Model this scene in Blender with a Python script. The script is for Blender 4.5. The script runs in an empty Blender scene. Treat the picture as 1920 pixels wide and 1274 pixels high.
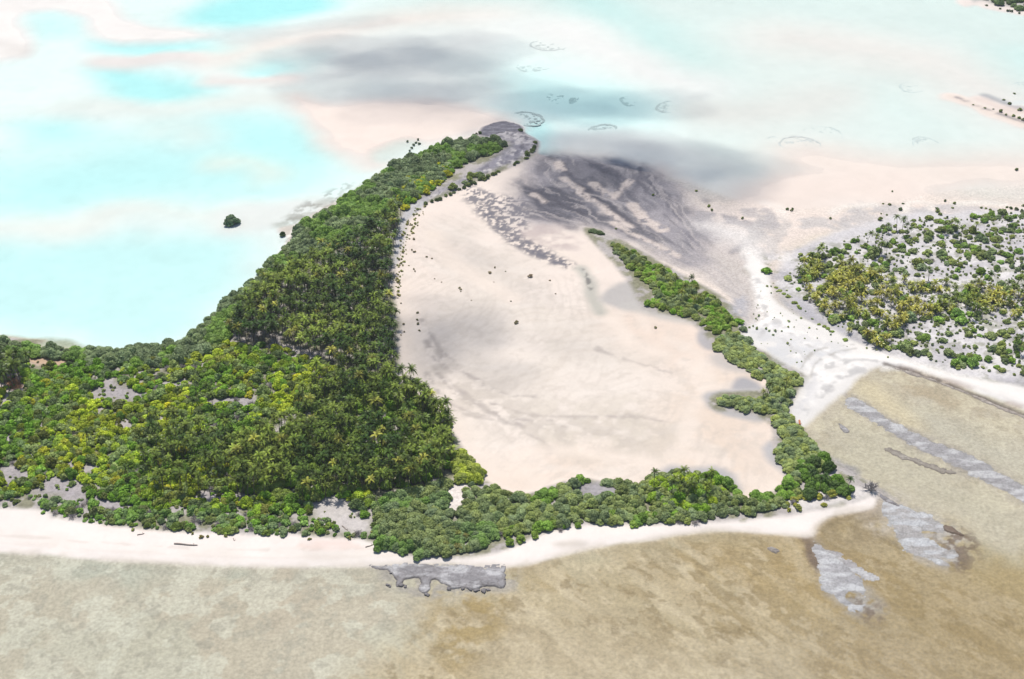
import bpy, math, random
import numpy as np

R = math.radians
SC = bpy.context.scene
COL = SC.collection

# ------------------------------------------------------------------ camera
CAM_H = 430.0            # metres above the water
DEP = R(33.0)            # depression of the optical axis
FPX = 2376.0             # focal length in pixels of a 1920 px wide frame
cam_d = bpy.data.cameras.new("camera")
cam = bpy.data.objects.new("camera", cam_d)
COL.objects.link(cam)
cam.location = (0, 0, CAM_H)
cam.rotation_euler = (math.pi / 2 - DEP, 0, 0)
cam_d.sensor_width = 36.0
cam_d.lens = FPX / 1920.0 * 36.0
cam_d.clip_start = 1.0
cam_d.clip_end = 60000.0
SC.camera = cam

# ------------------------------------------------------------------ sky, sun, exposure
SUN_EL, SUN_AZ = R(66.0), R(-16.0)      # azimuth from +Y, negative = to the left
world = bpy.data.worlds.new("World")
SC.world = world
world.use_nodes = True
wn = world.node_tree
bg = wn.nodes["Background"]
sky = wn.nodes.new("ShaderNodeTexSky")
sky.sky_type = 'NISHITA'
sky.sun_disc = False
sky.sun_elevation = SUN_EL
sky.sun_rotation = SUN_AZ
wn.links.new(sky.outputs[0], bg.inputs[0])
bg.inputs[1].default_value = 0.11
sun_d = bpy.data.lights.new("sun", 'SUN')
sun_d.energy = 4.7
sun_d.angle = R(0.53)
sun_d.color = (1.0, 0.95, 0.87)
sun = bpy.data.objects.new("sun", sun_d)
COL.objects.link(sun)
SUNV = np.array([math.sin(SUN_AZ) * math.cos(SUN_EL), math.cos(SUN_AZ) * math.cos(SUN_EL), math.sin(SUN_EL)])
from mathutils import Vector
sun.rotation_euler = Vector(-SUNV).to_track_quat('-Z', 'Y').to_euler()
sun.location = (0, 0, 2500)
SC.view_settings.view_transform = 'Standard'
SC.view_settings.look = 'None'
SC.view_settings.exposure = 0.28
SC.view_settings.gamma = 1.0
SC.cycles.max_bounces = 8
SC.cycles.transparent_max_bounces = 12

LIT = np.array([1.90, 1.93, 1.98])      # radiance of a white sunlit sheet under this sun and sky

# ------------------------------------------------------------------ helpers
CD, SD = math.cos(DEP), math.sin(DEP)

def G(px, py, z=0.0):
    """the point of the ground plane z seen at that spot of a 1920 px wide photograph"""
    dx = (px - 960.0) / FPX
    dy = -(py - 637.0) / FPX
    vx, vy, vz = dx, CD + dy * SD, -SD + dy * CD
    vz = np.minimum(vz, -0.06)
    t = (z - CAM_H) / vz
    return vx * t, vy * t

def lin(c):
    c = np.asarray(c, float) / 255.0
    return np.where(c <= 0.04045, c / 12.92, ((c + 0.055) / 1.055) ** 2.4)

def alb(c):
    return np.clip(lin(c) / LIT, 0.02, 0.80)

def smooth(t):
    t = np.clip(t, 0, 1)
    return t * t * (3 - 2 * t)

_lat = {}
def vnoise(x, y, scale, seed=0):
    """smooth value noise in 0..1"""
    if seed not in _lat:
        _lat[seed] = np.random.default_rng(seed + 1000).random((256, 256))
    L = _lat[seed]
    x = np.asarray(x) / scale; y = np.asarray(y) / scale
    xi = np.floor(x).astype(int); yi = np.floor(y).astype(int)
    fx = smooth(x - xi); fy = smooth(y - yi)
    a = L[xi & 255, yi & 255]; b = L[(xi + 1) & 255, yi & 255]
    c = L[xi & 255, (yi + 1) & 255]; d = L[(xi + 1) & 255, (yi + 1) & 255]
    return (a * (1 - fx) + b * fx) * (1 - fy) + (c * (1 - fx) + d * fx) * fy

def fbm(x, y, scale, seed=0, octaves=4):
    v = 0; a = 1; s = 0
    for o in range(octaves):
        v = v + a * vnoise(x + 37.1 * o, y - 11.7 * o, scale / 2 ** o, seed + o)
        s += a; a *= 0.55
    return v / s

def rot(x, y, ang):
    c, s = math.cos(ang), math.sin(ang)
    return x * c + y * s, -x * s + y * c

def curve_pts(pts, closed, n=4):
    """Catmull-Rom through the points"""
    P = np.array(pts, float)
    out = []
    N = len(P)
    for i in range(N if closed else N - 1):
        if closed:
            p0, p1, p2, p3 = P[i - 1], P[i], P[(i + 1) % N], P[(i + 2) % N]
        else:
            p0, p1, p2, p3 = P[max(i - 1, 0)], P[i], P[i + 1], P[min(i + 2, N - 1)]
        for k in range(n):
            t = k / n
            out.append(0.5 * ((2 * p1) + (-p0 + p2) * t + (2 * p0 - 5 * p1 + 4 * p2 - p3) * t * t + (-p0 + 3 * p1 - 3 * p2 + p3) * t ** 3))
    if not closed:
        out.append(P[-1])
    return np.array(out)

def to_world(pts):
    x, y = G(pts[:, 0], pts[:, 1])
    return np.stack([x, y], 1)

def seg_dist(X, Y, W, closed):
    d2 = np.full(X.shape, 1e18)
    n = len(W)
    for i in range(n if closed else n - 1):
        a = W[i]; b = W[(i + 1) % n]
        ex, ey = b - a
        l2 = ex * ex + ey * ey
        if l2 < 1e-9:
            continue
        t = np.clip(((X - a[0]) * ex + (Y - a[1]) * ey) / l2, 0, 1)
        d2 = np.minimum(d2, (X - a[0] - t * ex) ** 2 + (Y - a[1] - t * ey) ** 2)
    return np.sqrt(d2)

def inside(X, Y, W):
    r = np.zeros(X.shape, bool)
    n = len(W)
    for i in range(n):
        x1, y1 = W[i]; x2, y2 = W[(i + 1) % n]
        if y1 == y2:
            continue
        c = (y1 > Y) != (y2 > Y)
        r ^= c & (X < (x2 - x1) * (Y - y1) / (y2 - y1) + x1)
    return r

def poly_sd(X, Y, W):
    d = seg_dist(X, Y, W, True)
    return np.where(inside(X, Y, W), d, -d)

# ------------------------------------------------------------------ the lie of the land
REEF, LAGOON, BEACH, FLAT, ISLAND, MUD = range(6)
LAYERS = []
def area(pts, col=None, z=None, f=2.0, zf=None, warp=(2.0, 12.0), a=1.0, zone=None, tex=None, mott=None, sub=4):
    LAYERS.append(dict(W=to_world(curve_pts(pts, True, sub)), closed=True, col=col, z=z, f=f, zf=zf, warp=warp, a=a, zone=zone, tex=tex, mott=mott))
def stroke(pts, width, col=None, z=None, f=2.0, zf=None, warp=(1.5, 8.0), a=1.0, zone=None, tex=None, mott=None):
    LAYERS.append(dict(W=to_world(curve_pts(pts, False, 4)), closed=False, w=width / 2, col=col, z=z, f=f, zf=zf, warp=warp, a=a, zone=zone, tex=tex, mott=mott))

def t_fbm(scale, lo, hi, seed=0, octs=4, ang=None, sx=1.0, sy=1.0):
    """alpha texture: thresholded noise, stretched along an angle"""
    def fn(X, Y):
        x, y = (X, Y) if ang is None else rot(X, Y, ang)
        v = fbm(x / sx, y / sy, scale, seed, octs)
        return smooth((v - lo) / (hi - lo))
    return fn

def t_fan(apex, scale, lo, hi, seed, octs=5, stretch=6.0, r0=140.0):
    """streaks that spread out from a point"""
    ax, ay = G(*apex)
    def fn(X, Y):
        r = np.hypot(X - ax, Y - ay); th = np.arctan2(Y - ay, X - ax)
        wx = 26 * (fbm(X, Y, 34, seed + 20, 4) - .5)
        v = fbm(th * r0 + wx + 500, r / stretch, scale, seed, octs)
        return smooth((v - lo) / (hi - lo))
    return fn

def t_ripple(c, wave, seed, lo=.42, hi=.60):
    """curved tidal ripples round a point, patchy and wavering"""
    ax, ay = G(*c)
    def fn(X, Y):
        r = np.hypot(X - ax, (Y - ay) * .7)
        ph = (r + 16 * (fbm(X, Y, 26, seed, 4) - .5)) / wave * 6.2832
        return smooth((np.sin(ph) - .1) / .8) * smooth((fbm(X, Y, 22, seed + 3, 4) - lo) / (hi - lo))
    return fn

# --- reef flat on the ocean side
SW = [(-700, 1030), (0, 1040), (700, 1060), (800, 1130), (960, 1180), (900, 1500), (-700, 1500)]
area(SW, (208, 204, 184), f=25, warp=(12, 60))
area([(-700, 1030), (0, 1035), (350, 1060), (700, 1064), (760, 1110), (600, 1110), (300, 1090), (-700, 1080)], (196, 199, 184), f=12, a=0.8, warp=(8, 30))
area(SW, (217, 214, 196), f=14, a=0.45, warp=(14, 30), tex=t_fbm(46, .47, .55, 3, 6))
area(SW, (204, 193, 173), f=14, a=0.5, warp=(10, 40), tex=t_fbm(50, .50, .60, 9, 6))
area([(280, 1090), (700, 1090), (960, 1160), (900, 1500), (300, 1500)], (207, 195, 174), f=18, a=0.6, warp=(10, 40), tex=t_fbm(40, .44, .52, 19, 6))
area(SW, (226, 224, 206), f=10, a=0.6, tex=t_fbm(12, .55, .60, 29, 5))
area(SW, (186, 182, 166), f=10, a=0.55, tex=t_fbm(6, .60, .68, 33, 4))
SE = [(790, 1170), (900, 1095), (1000, 1065), (1200, 1025), (1400, 1005), (1530, 1000), (1640, 945), (1780, 1030), (1920, 1100), (2600, 1300), (2600, 1500), (790, 1500)]
area(SE, (198, 183, 150), f=24, warp=(16, 40))
area([(1430, 990), (1640, 930), (1800, 1040), (2600, 1280), (2600, 1500), (1900, 1420), (1640, 1200), (1440, 1080)], (178, 160, 124), f=34, a=0.9, warp=(14, 40))
_ang = math.atan2(G(1560, 1274)[1] - G(1230, 1040)[1], G(1560, 1274)[0] - G(1230, 1040)[0])
area(SE, (188, 167, 125), f=16, a=0.55, warp=(8, 30), tex=t_fbm(26, .50, .60, 41, 6, ang=_ang, sx=2.6, sy=1.0))
area(SE, (177, 159, 124), f=16, a=0.6, warp=(8, 30), tex=t_fbm(11, .53, .60, 46, 5, ang=_ang, sx=2.4, sy=1.0))
area(SE, (212, 197, 166), f=14, a=0.65, warp=(8, 30), tex=t_fbm(8, .48, .60, 31, 6, ang=_ang, sx=3.4, sy=1.0))
area(SE, (222, 207, 176), f=14, a=0.65, warp=(8, 30), tex=t_fbm(5, .55, .62, 51, 4, ang=_ang, sx=2.0, sy=1.0))
area(SE, (160, 142, 108), f=14, a=0.6, warp=(8, 30), tex=t_fbm(4, .60, .68, 55, 4, ang=_ang, sx=1.6, sy=1.0))
area([(960, 1180), (1230, 1190), (1480, 1300), (1560, 1500), (900, 1500)], (211, 197, 170), f=26, a=0.6, warp=(16, 40))
area([(820, 1120), (900, 1100), (930, 1160), (870, 1240), (830, 1200)], (182, 160, 112), f=10, a=0.8, warp=(8, 14), tex=t_fbm(9, .40, .55, 58, 5))
area([(1480, 1060), (1650, 1010), (1800, 1060), (2600, 1300), (2600, 1500), (1600, 1360)], (168, 147, 106), f=46, a=0.62, warp=(16, 40))
area([(1200, 1040), (1420, 1015), (1520, 1030), (1560, 1120), (1400, 1120)], (184, 160, 112), f=24, a=0.5, warp=(12, 24), tex=t_fbm(14, .36, .58, 59, 5, ang=_ang, sx=2.4))
# reef flat in the eastern embayment
area([(1500, 800), (1600, 690), (1700, 690), (1920, 770), (2600, 960), (2600, 1280), (1920, 1040), (1780, 1000), (1640, 900)], (213, 203, 182), f=10, warp=(5, 25))
area([(1690, 700), (1800, 745), (1920, 800), (2600, 1000), (2600, 1050), (1850, 800), (1700, 745)], (192, 176, 148), f=14, a=0.8, warp=(6, 20), tex=t_fbm(18, .38, .60, 61, 6))
area([(1500, 800), (1600, 690), (1700, 690), (1920, 770), (2600, 960), (2600, 1280), (1920, 1040), (1780, 1000), (1640, 900)], (228, 218, 192), f=10, a=0.6, tex=t_fbm(14, .52, .60, 63, 6))
area([(1500, 800), (1600, 690), (1700, 690), (1920, 770), (2600, 960), (2600, 1280), (1920, 1040), (1780, 1000), (1640, 900)], (190, 178, 154), f=10, a=0.5, tex=t_fbm(6, .58, .66, 65, 5))
area([(1680, 750), (1760, 770), (1920, 840), (2200, 940), (2200, 1010), (1920, 900), (1780, 840)], (208, 203, 186), f=16, a=0.7, warp=(6, 20))
area([(1640, 800), (1920, 960), (2500, 1180), (2500, 1250), (1900, 1020), (1700, 930), (1560, 850)], (208, 201, 180), f=16, a=0.7, warp=(6, 20))
area([(1600, 720), (1650, 720), (1720, 790), (1700, 800), (1620, 750)], (226, 212, 180), f=10, a=0.9)
area([(1780, 990), (1920, 1040), (2500, 1200), (2500, 1330), (1900, 1120), (1800, 1050)], (186, 166, 122), f=18, a=0.8, warp=(8, 20), tex=t_fbm(30, .30, .58, 67))

def rubble(pts, col, f=5, a=.8, sc=5, lo=.36, hi=.56, seed=600):
    area(pts, col, f=f, a=a, warp=(3.5, 8), tex=t_fbm(sc, lo, hi, seed, 5), mott=.4)
rubble([(1575, 738), (1620, 748), (1700, 800), (1820, 850), (1925, 910), (2060, 985), (2060, 1020), (1920, 945), (1825, 895), (1740, 855), (1660, 810), (1585, 762)], (176, 168, 160), 5, .9, 6, .3, .5, 601)
rubble([(1640, 925), (1700, 948), (1790, 985), (1810, 1020), (1800, 1060), (1760, 1065), (1700, 1035), (1675, 1005), (1640, 950)], (196, 190, 184), 6, .9, 5, .32, .52, 603)
rubble([(1760, 985), (1820, 1000), (1830, 1050), (1800, 1070), (1770, 1040)], (128, 110, 96), 5, .8, 4, .48, .58, 605)
rubble([(1520, 1005), (1550, 1030), (1600, 1060), (1640, 1120), (1650, 1150), (1600, 1150), (1545, 1110), (1530, 1060)], (182, 176, 170), 5, .9, 5, .32, .52, 607)
rubble([(1600, 1120), (1640, 1120), (1660, 1160), (1620, 1165)], (128, 110, 96), 5, .8, 4, .48, .58, 609)
rubble([(1500, 1005), (1520, 1005), (1536, 1050), (1532, 1090), (1522, 1060)], (130, 112, 98), 2, .9, 5, .25, .45, 611)
rubble([(690, 1050), (780, 1062), (950, 1058), (960, 1105), (900, 1116), (800, 1122), (740, 1108), (715, 1085)], (186, 180, 172), 4, .85, 4, .40, .56, 613)
rubble([(1520, 840), (1600, 880), (1680, 940), (1660, 945), (1580, 895)], (176, 172, 174), 3, .9, 5, .3, .5, 615)
rubble([(1640, 925), (1700, 930), (1660, 1000), (1600, 960)], (214, 205, 196), 8, .8, 6, .2, .5, 617)
rubble([(1530, 985), (1560, 965), (1640, 950), (1680, 985), (1640, 1020), (1560, 1030)], (160, 143, 112), 12, .8, 7, .25, .55, 619)

# --- lagoon bed (north of the rim)
area([(-900, 640), (0, 628), (200, 655), (330, 645), (480, 520), (600, 400), (760, 300), (960, 255), (1000, 275), (1015, 300), (1050, 300), (1250, 330), (1420, 385),
      (1600, 385), (1920, 345), (2600, 330), (2600, -700), (-900, -700)], (271, 267, 263), z=-0.55, f=4, zf=6, zone=LAGOON, sub=3)
T = (2.0, 10.0)
def deep(pts, d, f=40, warp=(14, 60), a=1.0):
    area(pts, None, z=-d, f=f, zf=f, warp=warp, a=a)
deep([(-900, 455), (0, 445), (180, 440), (420, 432), (490, 470), (400, 575), (340, 622), (220, 640), (0, 615), (-900, 600)], 1.75, 26)
deep([(-900, 320), (0, 290), (150, 270), (330, 215), (540, 220), (590, 255), (640, 300), (600, 360), (470, 395), (250, 380), (0, 410), (-900, 430)], 1.6, 45)
deep([(470, 225), (570, 235), (610, 285), (520, 320), (390, 330), (420, 260)], 1.9, 34)
deep([(120, 320), (330, 300), (340, 345), (150, 370), (30, 370)], 1.9, 34)
deep([(30, 235), (140, 220), (170, 260), (60, 275)], 1.8, 30)
deep([(185, 125), (300, 135), (400, 155), (385, 185), (280, 198), (200, 180)], 2.1, 26)
deep([(190, 75), (330, 80), (480, 85), (560, 90), (440, 112), (200, 100)], 1.8, 22)
deep([(360, 40), (380, 5), (500, -25), (610, -20), (610, 15), (500, 42)], 2.2, 30)
deep([(430, 122), (540, 100), (620, 100), (600, 130), (500, 145)], 2.0, 18)
deep([(40, 30), (120, 20), (160, 60), (60, 75)], 1.1, 26)
deep([(1040, -60), (1110, -40), (1200, 30), (1400, 120), (1380, 160), (1220, 100), (1090, 30)], 1.1, 45)
deep([(860, 140), (1000, 150), (1300, 180), (1320, 210), (1100, 230), (900, 190)], 1.0, 32)
deep([(560, 150), (700, 148), (800, 160), (700, 170), (560, 168)], 1.0, 24)
deep([(830, 95), (920, 105), (1060, 160), (1200, 170), (1220, 225), (1090, 225), (980, 190), (880, 150)], 1.35, 40)
deep([(985, 235), (1030, 230), (1035, 265), (1000, 310), (960, 335), (985, 290)], 1.5, 12, (4, 20))
area([(1040, 260), (1200, 250), (1400, 300), (1430, 370), (1300, 360), (1100, 300)], (258, 250, 247), z=-0.28, f=24, zf=24, warp=(10, 30), a=.8)
deep([(1420, 60), (1800, 120), (1700, 180), (1920, 260), (1920, 330), (1600, 340), (1380, 250), (1300, 150)], 0.45, 90)
deep([(1640, 170), (1780, 190), (1800, 250), (1650, 260)], 0.6, 50)
deep([(1850, 90), (2300, 130), (2300, 190), (1880, 170)], 0.9, 40)
area([(1000, -300), (2600, -300), (2600, 340), (1600, 380), (1420, 380), (1330, 300), (1300, 200), (1100, 100), (900, 60), (700, 20)], (258, 254, 248), f=60, warp=(20, 80))
WS = (253, 250, 247)
def bar(pts, width, z=-0.12, col=(247, 240, 233), f=14, a=1.0):
    stroke(pts, width, col, z=z, f=f, zf=f, warp=(10, 40), a=a)
area([(-200, -60), (150, -25), (240, 35), (330, 55), (390, 68), (240, 80), (180, 68), (150, 32), (90, 20), (40, 35), (60, 92), (10, 112), (-200, 112)], WS, z=0.08, f=20, zf=14, warp=(6, 30))
bar([(-40, 80), (15, 85), (45, 98)], 18, 0.0, (240, 236, 232))
bar([(190, 116), (260, 113), (330, 106), (380, 112)], 34, -0.05, (251, 244, 240))
bar([(430, 108), (520, 84), (650, 55), (780, 35), (920, 30)], 56, -0.08, (258, 247, 239), 40)
area([(560, 90), (760, 60), (900, 75), (960, 150), (880, 230), (700, 240), (580, 200), (540, 150)], (256, 247, 243), z=-0.25, f=34, zf=34, warp=(10, 40), a=.75)
bar([(400, 153), (470, 152), (540, 148)], 26, -0.05, (251, 243, 238))
bar([(110, 203), (200, 200), (280, 208)], 30, -0.40, (262, 257, 251), 24)
bar([(340, 205), (420, 190), (540, 182)], 34, -0.35, (262, 256, 249), 26)
bar([(300, 240), (340, 235), (370, 255)], 34, -0.8, (264, 260, 254), 28)
bar([(420, 303), (470, 300), (510, 322)], 26, -0.75, (264, 258, 248), 22)
bar([(-60, 425), (60, 428), (150, 425), (210, 397), (290, 392), (370, 405), (450, 400)], 26, -0.38, (262, 257, 250), 22)
bar([(440, 418), (520, 400), (600, 390)], 40, -0.25, (255, 253, 249))
LG = [(-300, -100), (700, -100), (560, 200), (640, 330), (400, 590), (-300, 600)]
area(LG, (244, 240, 234), f=20, a=0.16, tex=t_fbm(22, .52, .72, 73, 6))
area([(545, 178), (620, 192), (760, 185), (900, 205), (965, 235), (900, 255), (830, 268), (760, 290), (700, 312), (655, 300), (620, 285), (600, 262), (570, 235)], (252, 238, 229), z=0.06, f=22, zf=18, warp=(8, 26))
area([(700, 283), (760, 262), (790, 270), (770, 290), (710, 305)], None, z=-0.7, f=8, zf=8)
area([(500, 505), (525, 480), (540, 450), (520, 430), (560, 418), (600, 395), (640, 375), (620, 420), (560, 470), (520, 510)], (226, 219, 210), z=0.25, f=4, zf=4, zone=BEACH, tex=t_fbm(6, .25, .55, 70))
area([(470, 500), (540, 440), (510, 420), (600, 375), (650, 350), (640, 360), (560, 450), (520, 500)], (205, 200, 190), f=5, a=0.7, tex=t_fbm(8, .44, .60, 71, 4))
# fine dark weed specks along the lagoon shore
area([(540, 400), (640, 345), (660, 350), (570, 430)], (170, 165, 155), f=4, a=0.6, tex=t_fbm(7, .50, .60, 72, 4))
bar([(1480, 70), (1620, 90), (1760, 120), (1850, 170), (1960, 215), (2300, 280)], 80, -0.05, (256, 248, 242), 60, 0.85)
bar([(1340, 210), (1420, 215), (1560, 180)], 60, -0.25, (251, 246, 240), 30)
bar([(880, 70), (1000, 50), (1060, 60)], 90, -0.2, (262, 259, 255), 50)
bar([(1060, 60), (1150, 100), (1230, 140), (1300, 160)], 50, -0.15, (262, 258, 255), 36)
bar([(1520, 300), (1700, 330), (1920, 320), (2300, 310)], 70, 0.04, (250, 238, 229), 36)
bar([(1400, 400), (1500, 360), (1560, 350), (1680, 360)], 60, 0.06, (250, 236, 227), 24)
bar([(1790, 183), (1840, 203), (1930, 232), (2100, 275)], 22, 0.35, (246, 232, 222), 6)
bar([(1845, 190), (1880, 203), (1940, 215)], 20, 0.30, (243, 228, 220), 6)
stroke([(1796, 184), (1830, 199), (1870, 213), (1925, 232)], 5, (160, 155, 158), f=2, a=0.8, tex=t_fbm(14, .35, .5, 75))
stroke([(1850, 180), (1880, 192), (1920, 205), (1990, 222)], 10, (190, 188, 192), f=4, a=0.8)
stroke([(1900, 195), (1925, 192), (1990, 205)], 8, (252, 250, 248), f=2)

# --- the sand flat inside the rim, and the grey flats north-east of it
area([(1000, 290), (940, 320), (870, 348), (790, 385), (738, 450), (730, 560), (740, 700), (800, 760), (870, 850), (900, 905), (960, 940), (1090, 905), (1200, 920), (1300, 890), (1390, 945),
      (1480, 905), (1450, 800), (1450, 700), (1400, 620), (1330, 545), (1230, 480), (1150, 420), (1100, 330), (1040, 300)], (254, 240, 230), z=0.18, f=3, zf=4, zone=FLAT)
area([(985, 310), (1040, 292), (1140, 300), (1250, 325), (1330, 370), (1430, 388), (1600, 378), (1800, 372), (1930, 375), (2300, 380), (2300, 460), (1660, 440), (1500, 480), (1470, 560), (1450, 600), (1400, 625),
      (1330, 550), (1200, 480), (1100, 430), (1000, 400)], (247, 233, 224), z=0.12, f=26, zf=20, zone=MUD, warp=(9, 24))
area([(900, 480), (1050, 560), (1250, 680), (1300, 860), (1000, 880), (840, 770), (780, 620)], (241, 232, 222), f=40, a=0.8, warp=(14, 60))
area([(1250, 700), (1430, 700), (1440, 880), (1400, 930), (1280, 860)], (246, 227, 210), f=30, a=0.8)
area([(960, 850), (1300, 850), (1420, 900), (1390, 930), (1100, 890), (960, 920)], (248, 229, 213), f=22, a=0.8)
area([(1130, 580), (1330, 610), (1330, 680), (1200, 660)], (249, 228, 212), f=22, a=0.7)
area([(820, 420), (900, 430), (1000, 520), (900, 540), (840, 480)], (236, 226, 217), f=20, a=0.8, tex=t_fbm(30, .3, .55, 80))
FL = [(900, 400), (1100, 520), (1250, 620), (1420, 720), (1440, 880), (1390, 930), (1000, 900), (850, 780), (770, 640), (760, 480)]
area(FL, (234, 224, 214), f=20, a=0.35, warp=(10, 30), tex=t_fbm(60, .50, .66, 83, 6))
area(FL, (254, 243, 234), f=20, a=0.5, warp=(10, 30), tex=t_fbm(34, .52, .66, 85, 5))
area(FL, (222, 212, 202), f=16, a=0.35, warp=(10, 30), tex=t_fbm(5, .54, .66, 87, 4))
area([(1030, 760), (1260, 770), (1300, 860), (1040, 850)], (222, 212, 198), f=24, a=0.6, warp=(8, 20), tex=t_fbm(10, .36, .6, 88, 5))
area(FL, (216, 205, 196), f=16, a=0.22, warp=(6, 20), tex=t_ripple((740, 560), 7.0, 810))
area(FL, (224, 211, 199), f=16, a=0.20, warp=(6, 20), tex=t_ripple((1300, 1100), 5.0, 820))
area([(790, 400), (1000, 400), (1080, 520), (1000, 600), (800, 560)], (222, 211, 203), f=16, a=0.20, warp=(6, 20), tex=t_ripple((1100, 200), 6.0, 830))
area(FL, (255, 246, 238), f=16, a=0.25, warp=(6, 20), tex=t_ripple((1000, 300), 17.0, 840, .46, .62))
# faint rill marks
def rill(pts, w, col, a, seed, sc=7):
    stroke(pts, w, col, f=2, a=a, warp=(2.5, 9), tex=t_fbm(sc, .34, .56, seed))
for i, (p, a_) in enumerate([
    ([(800, 640), (830, 700), (880, 745), (960, 770), (1040, 790)], .55), ([(815, 690), (850, 735), (905, 765), (980, 800)], .5),
    ([(800, 700), (840, 755), (910, 780), (1000, 790)], .45), ([(830, 660), (880, 705), (950, 740), (1000, 745)], .5),
    ([(900, 760), (960, 800), (1020, 830), (1030, 850)], .4), ([(1000, 780), (1100, 782), (1180, 782), (1240, 790)], .35),
    ([(790, 600), (815, 640), (835, 690)], .5), ([(1120, 655), (1190, 680), (1260, 700)], .35),
    ([(840, 770), (930, 790), (990, 800), (1060, 800)], .35)]):
    rill(p, 2.8, (188, 179, 174), a_ + .25, 90 + i, 5)
area([(800, 640), (900, 700), (1060, 780), (1240, 800), (1220, 840), (1040, 850), (900, 790), (810, 720)], (214, 204, 194), f=18, a=0.6, tex=t_fbm(9, .46, .60, 99, 4))
for p, w in [([(1310, 690), (1330, 715), (1320, 745), (1295, 770), (1290, 800), (1270, 850)], 9), ([(1200, 570), (1205, 600), (1215, 620)], 6), ([(1010, 855), (970, 845), (975, 870), (1000, 900)], 7),
             ([(1000, 845), (1120, 850), (1250, 880)], 9), ([(1150, 590), (1180, 640), (1240, 665)], 7), ([(1290, 850), (1320, 855), (1330, 840)], 5), ([(890, 370), (960, 440), (1090, 500)], 20), ([(810, 440), (860, 500), (960, 560)], 14),
             ([(1110, 560), (1160, 610), (1180, 640)], 8), ([(1255, 640), (1300, 660), (1320, 700)], 7)]:
    stroke(p, w, (254, 240, 228), f=5, a=0.65)
# small tidal creek on the flat
stroke([(1090, 505), (1105, 530), (1110, 555), (1125, 585)], 9, (205, 203, 194), z=-0.02, f=4, zf=3, a=0.9)
stroke([(1093, 505), (1103, 525), (1108, 545)], 3, (120, 118, 118), f=1.5, a=0.8, tex=t_fbm(4, .4, .55, 105))
# grey wet patches at the edge of the rim
GREY = (188, 186, 190)
area([(1122, 560), (1150, 538), (1195, 528), (1215, 545), (1205, 575), (1160, 580)], (205, 201, 199), f=4, a=0.95, zone=MUD)
area([(1165, 575), (1230, 560), (1310, 600), (1330, 615), (1240, 600)], (210, 206, 202), f=5, a=0.9, zone=MUD)
area([(1306, 635), (1320, 615), (1350, 630), (1345, 655), (1322, 655)], GREY, f=3, a=0.9, zone=MUD)
area([(1330, 665), (1380, 660), (1430, 690), (1390, 700), (1345, 690)], (214, 207, 203), f=5, a=0.9, zone=MUD)
area([(1370, 730), (1380, 712), (1400, 710), (1430, 728), (1400, 745)], (186, 184, 188), f=3, zone=MUD)
area([(1320, 755), (1330, 735), (1440, 735), (1440, 790), (1360, 780)], (200, 197, 197), f=3, zone=MUD)
area([(1235, 885), (1260, 873), (1300, 878), (1340, 875), (1372, 890), (1388, 925), (1340, 920), (1250, 900)], (196, 194, 196), f=4, zone=MUD)
area([(1432, 840), (1448, 832), (1470, 870), (1480, 900), (1465, 890), (1440, 862)], (202, 200, 202), f=3, zone=MUD)
# algal mats: a fan of grey flow lines
area([(975, 300), (1045, 288), (1150, 302), (1270, 340), (1320, 375), (1380, 430), (1430, 510), (1445, 590), (1400, 612), (1330, 540), (1240, 480), (1130, 428), (1060, 418), (1000, 430), (960, 400), (1010, 340)],
     (212, 204, 202), f=20, a=0.85, warp=(9, 20), zone=MUD)
DK, MD = (82, 82, 94), (126, 124, 132)
_fl = math.atan2(G(1330, 500)[1] - G(1050, 310)[1], G(1330, 500)[0] - G(1050, 310)[0])
FAN = [(975, 345), (1005, 310), (1045, 292), (1150, 304), (1240, 340), (1300, 400), (1320, 440), (1300, 490), (1240, 470), (1130, 428), (1030, 415), (970, 385)]
area(FAN, (168, 164, 171), f=16, a=0.92, warp=(16, 20), mott=.35, tex=t_fan((1450, 590), 9, .02, .30, 109, 6, 6.0))
area(FAN, (134, 132, 142), f=16, a=0.7, warp=(16, 18), mott=.35, tex=t_fan((1450, 590), 7, .36, .62, 111, 6, 7.0))
def mat(pts, col, a=.95, seed=0, lo=.26, hi=.46):
    area(pts, col, f=6.0, a=a * .72, warp=(10.0, 14), mott=.4, tex=t_fan((1450, 590), 6.5, lo + .02, hi + .12, 700 + seed, 6, 8.0))
mat([(975, 345), (1015, 358), (1035, 342), (1050, 338), (1075, 358), (1110, 383), (1150, 408), (1190, 428), (1235, 455), (1210, 460), (1160, 434), (1110, 424), (1060, 417), (1010, 408), (980, 388), (1000, 376), (983, 362)], DK, .95, 1)
mat([(1003, 314), (1020, 298), (1045, 288), (1062, 300), (1052, 318), (1066, 325), (1102, 353), (1132, 373), (1172, 395), (1162, 402), (1100, 372), (1060, 342), (1028, 328)], DK, .95, 2)
mat([(1060, 303), (1092, 306), (1122, 318), (1152, 333), (1157, 352), (1130, 352), (1100, 337), (1073, 326)], MD, .9, 3)
mat([(1093, 299), (1130, 310), (1165, 323), (1190, 330), (1206, 308), (1204, 330), (1197, 350), (1180, 364), (1150, 354), (1120, 333)], (104, 104, 116), .9, 4, .30, .50)
mat([(1193, 370), (1230, 370), (1292, 388), (1306, 402), (1282, 407), (1230, 397), (1200, 387)], (104, 104, 116), .9, 5)
mat([(1150, 373), (1200, 398), (1260, 428), (1330, 478), (1400, 538), (1422, 582), (1390, 572), (1330, 532), (1250, 482), (1180, 442), (1158, 412)], (180, 176, 178), .8, 6, .36, .56)
mat([(1215, 340), (1260, 350), (1300, 372), (1330, 378), (1300, 384), (1250, 372)], (136, 134, 142), .8, 7, .42, .56)
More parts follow.
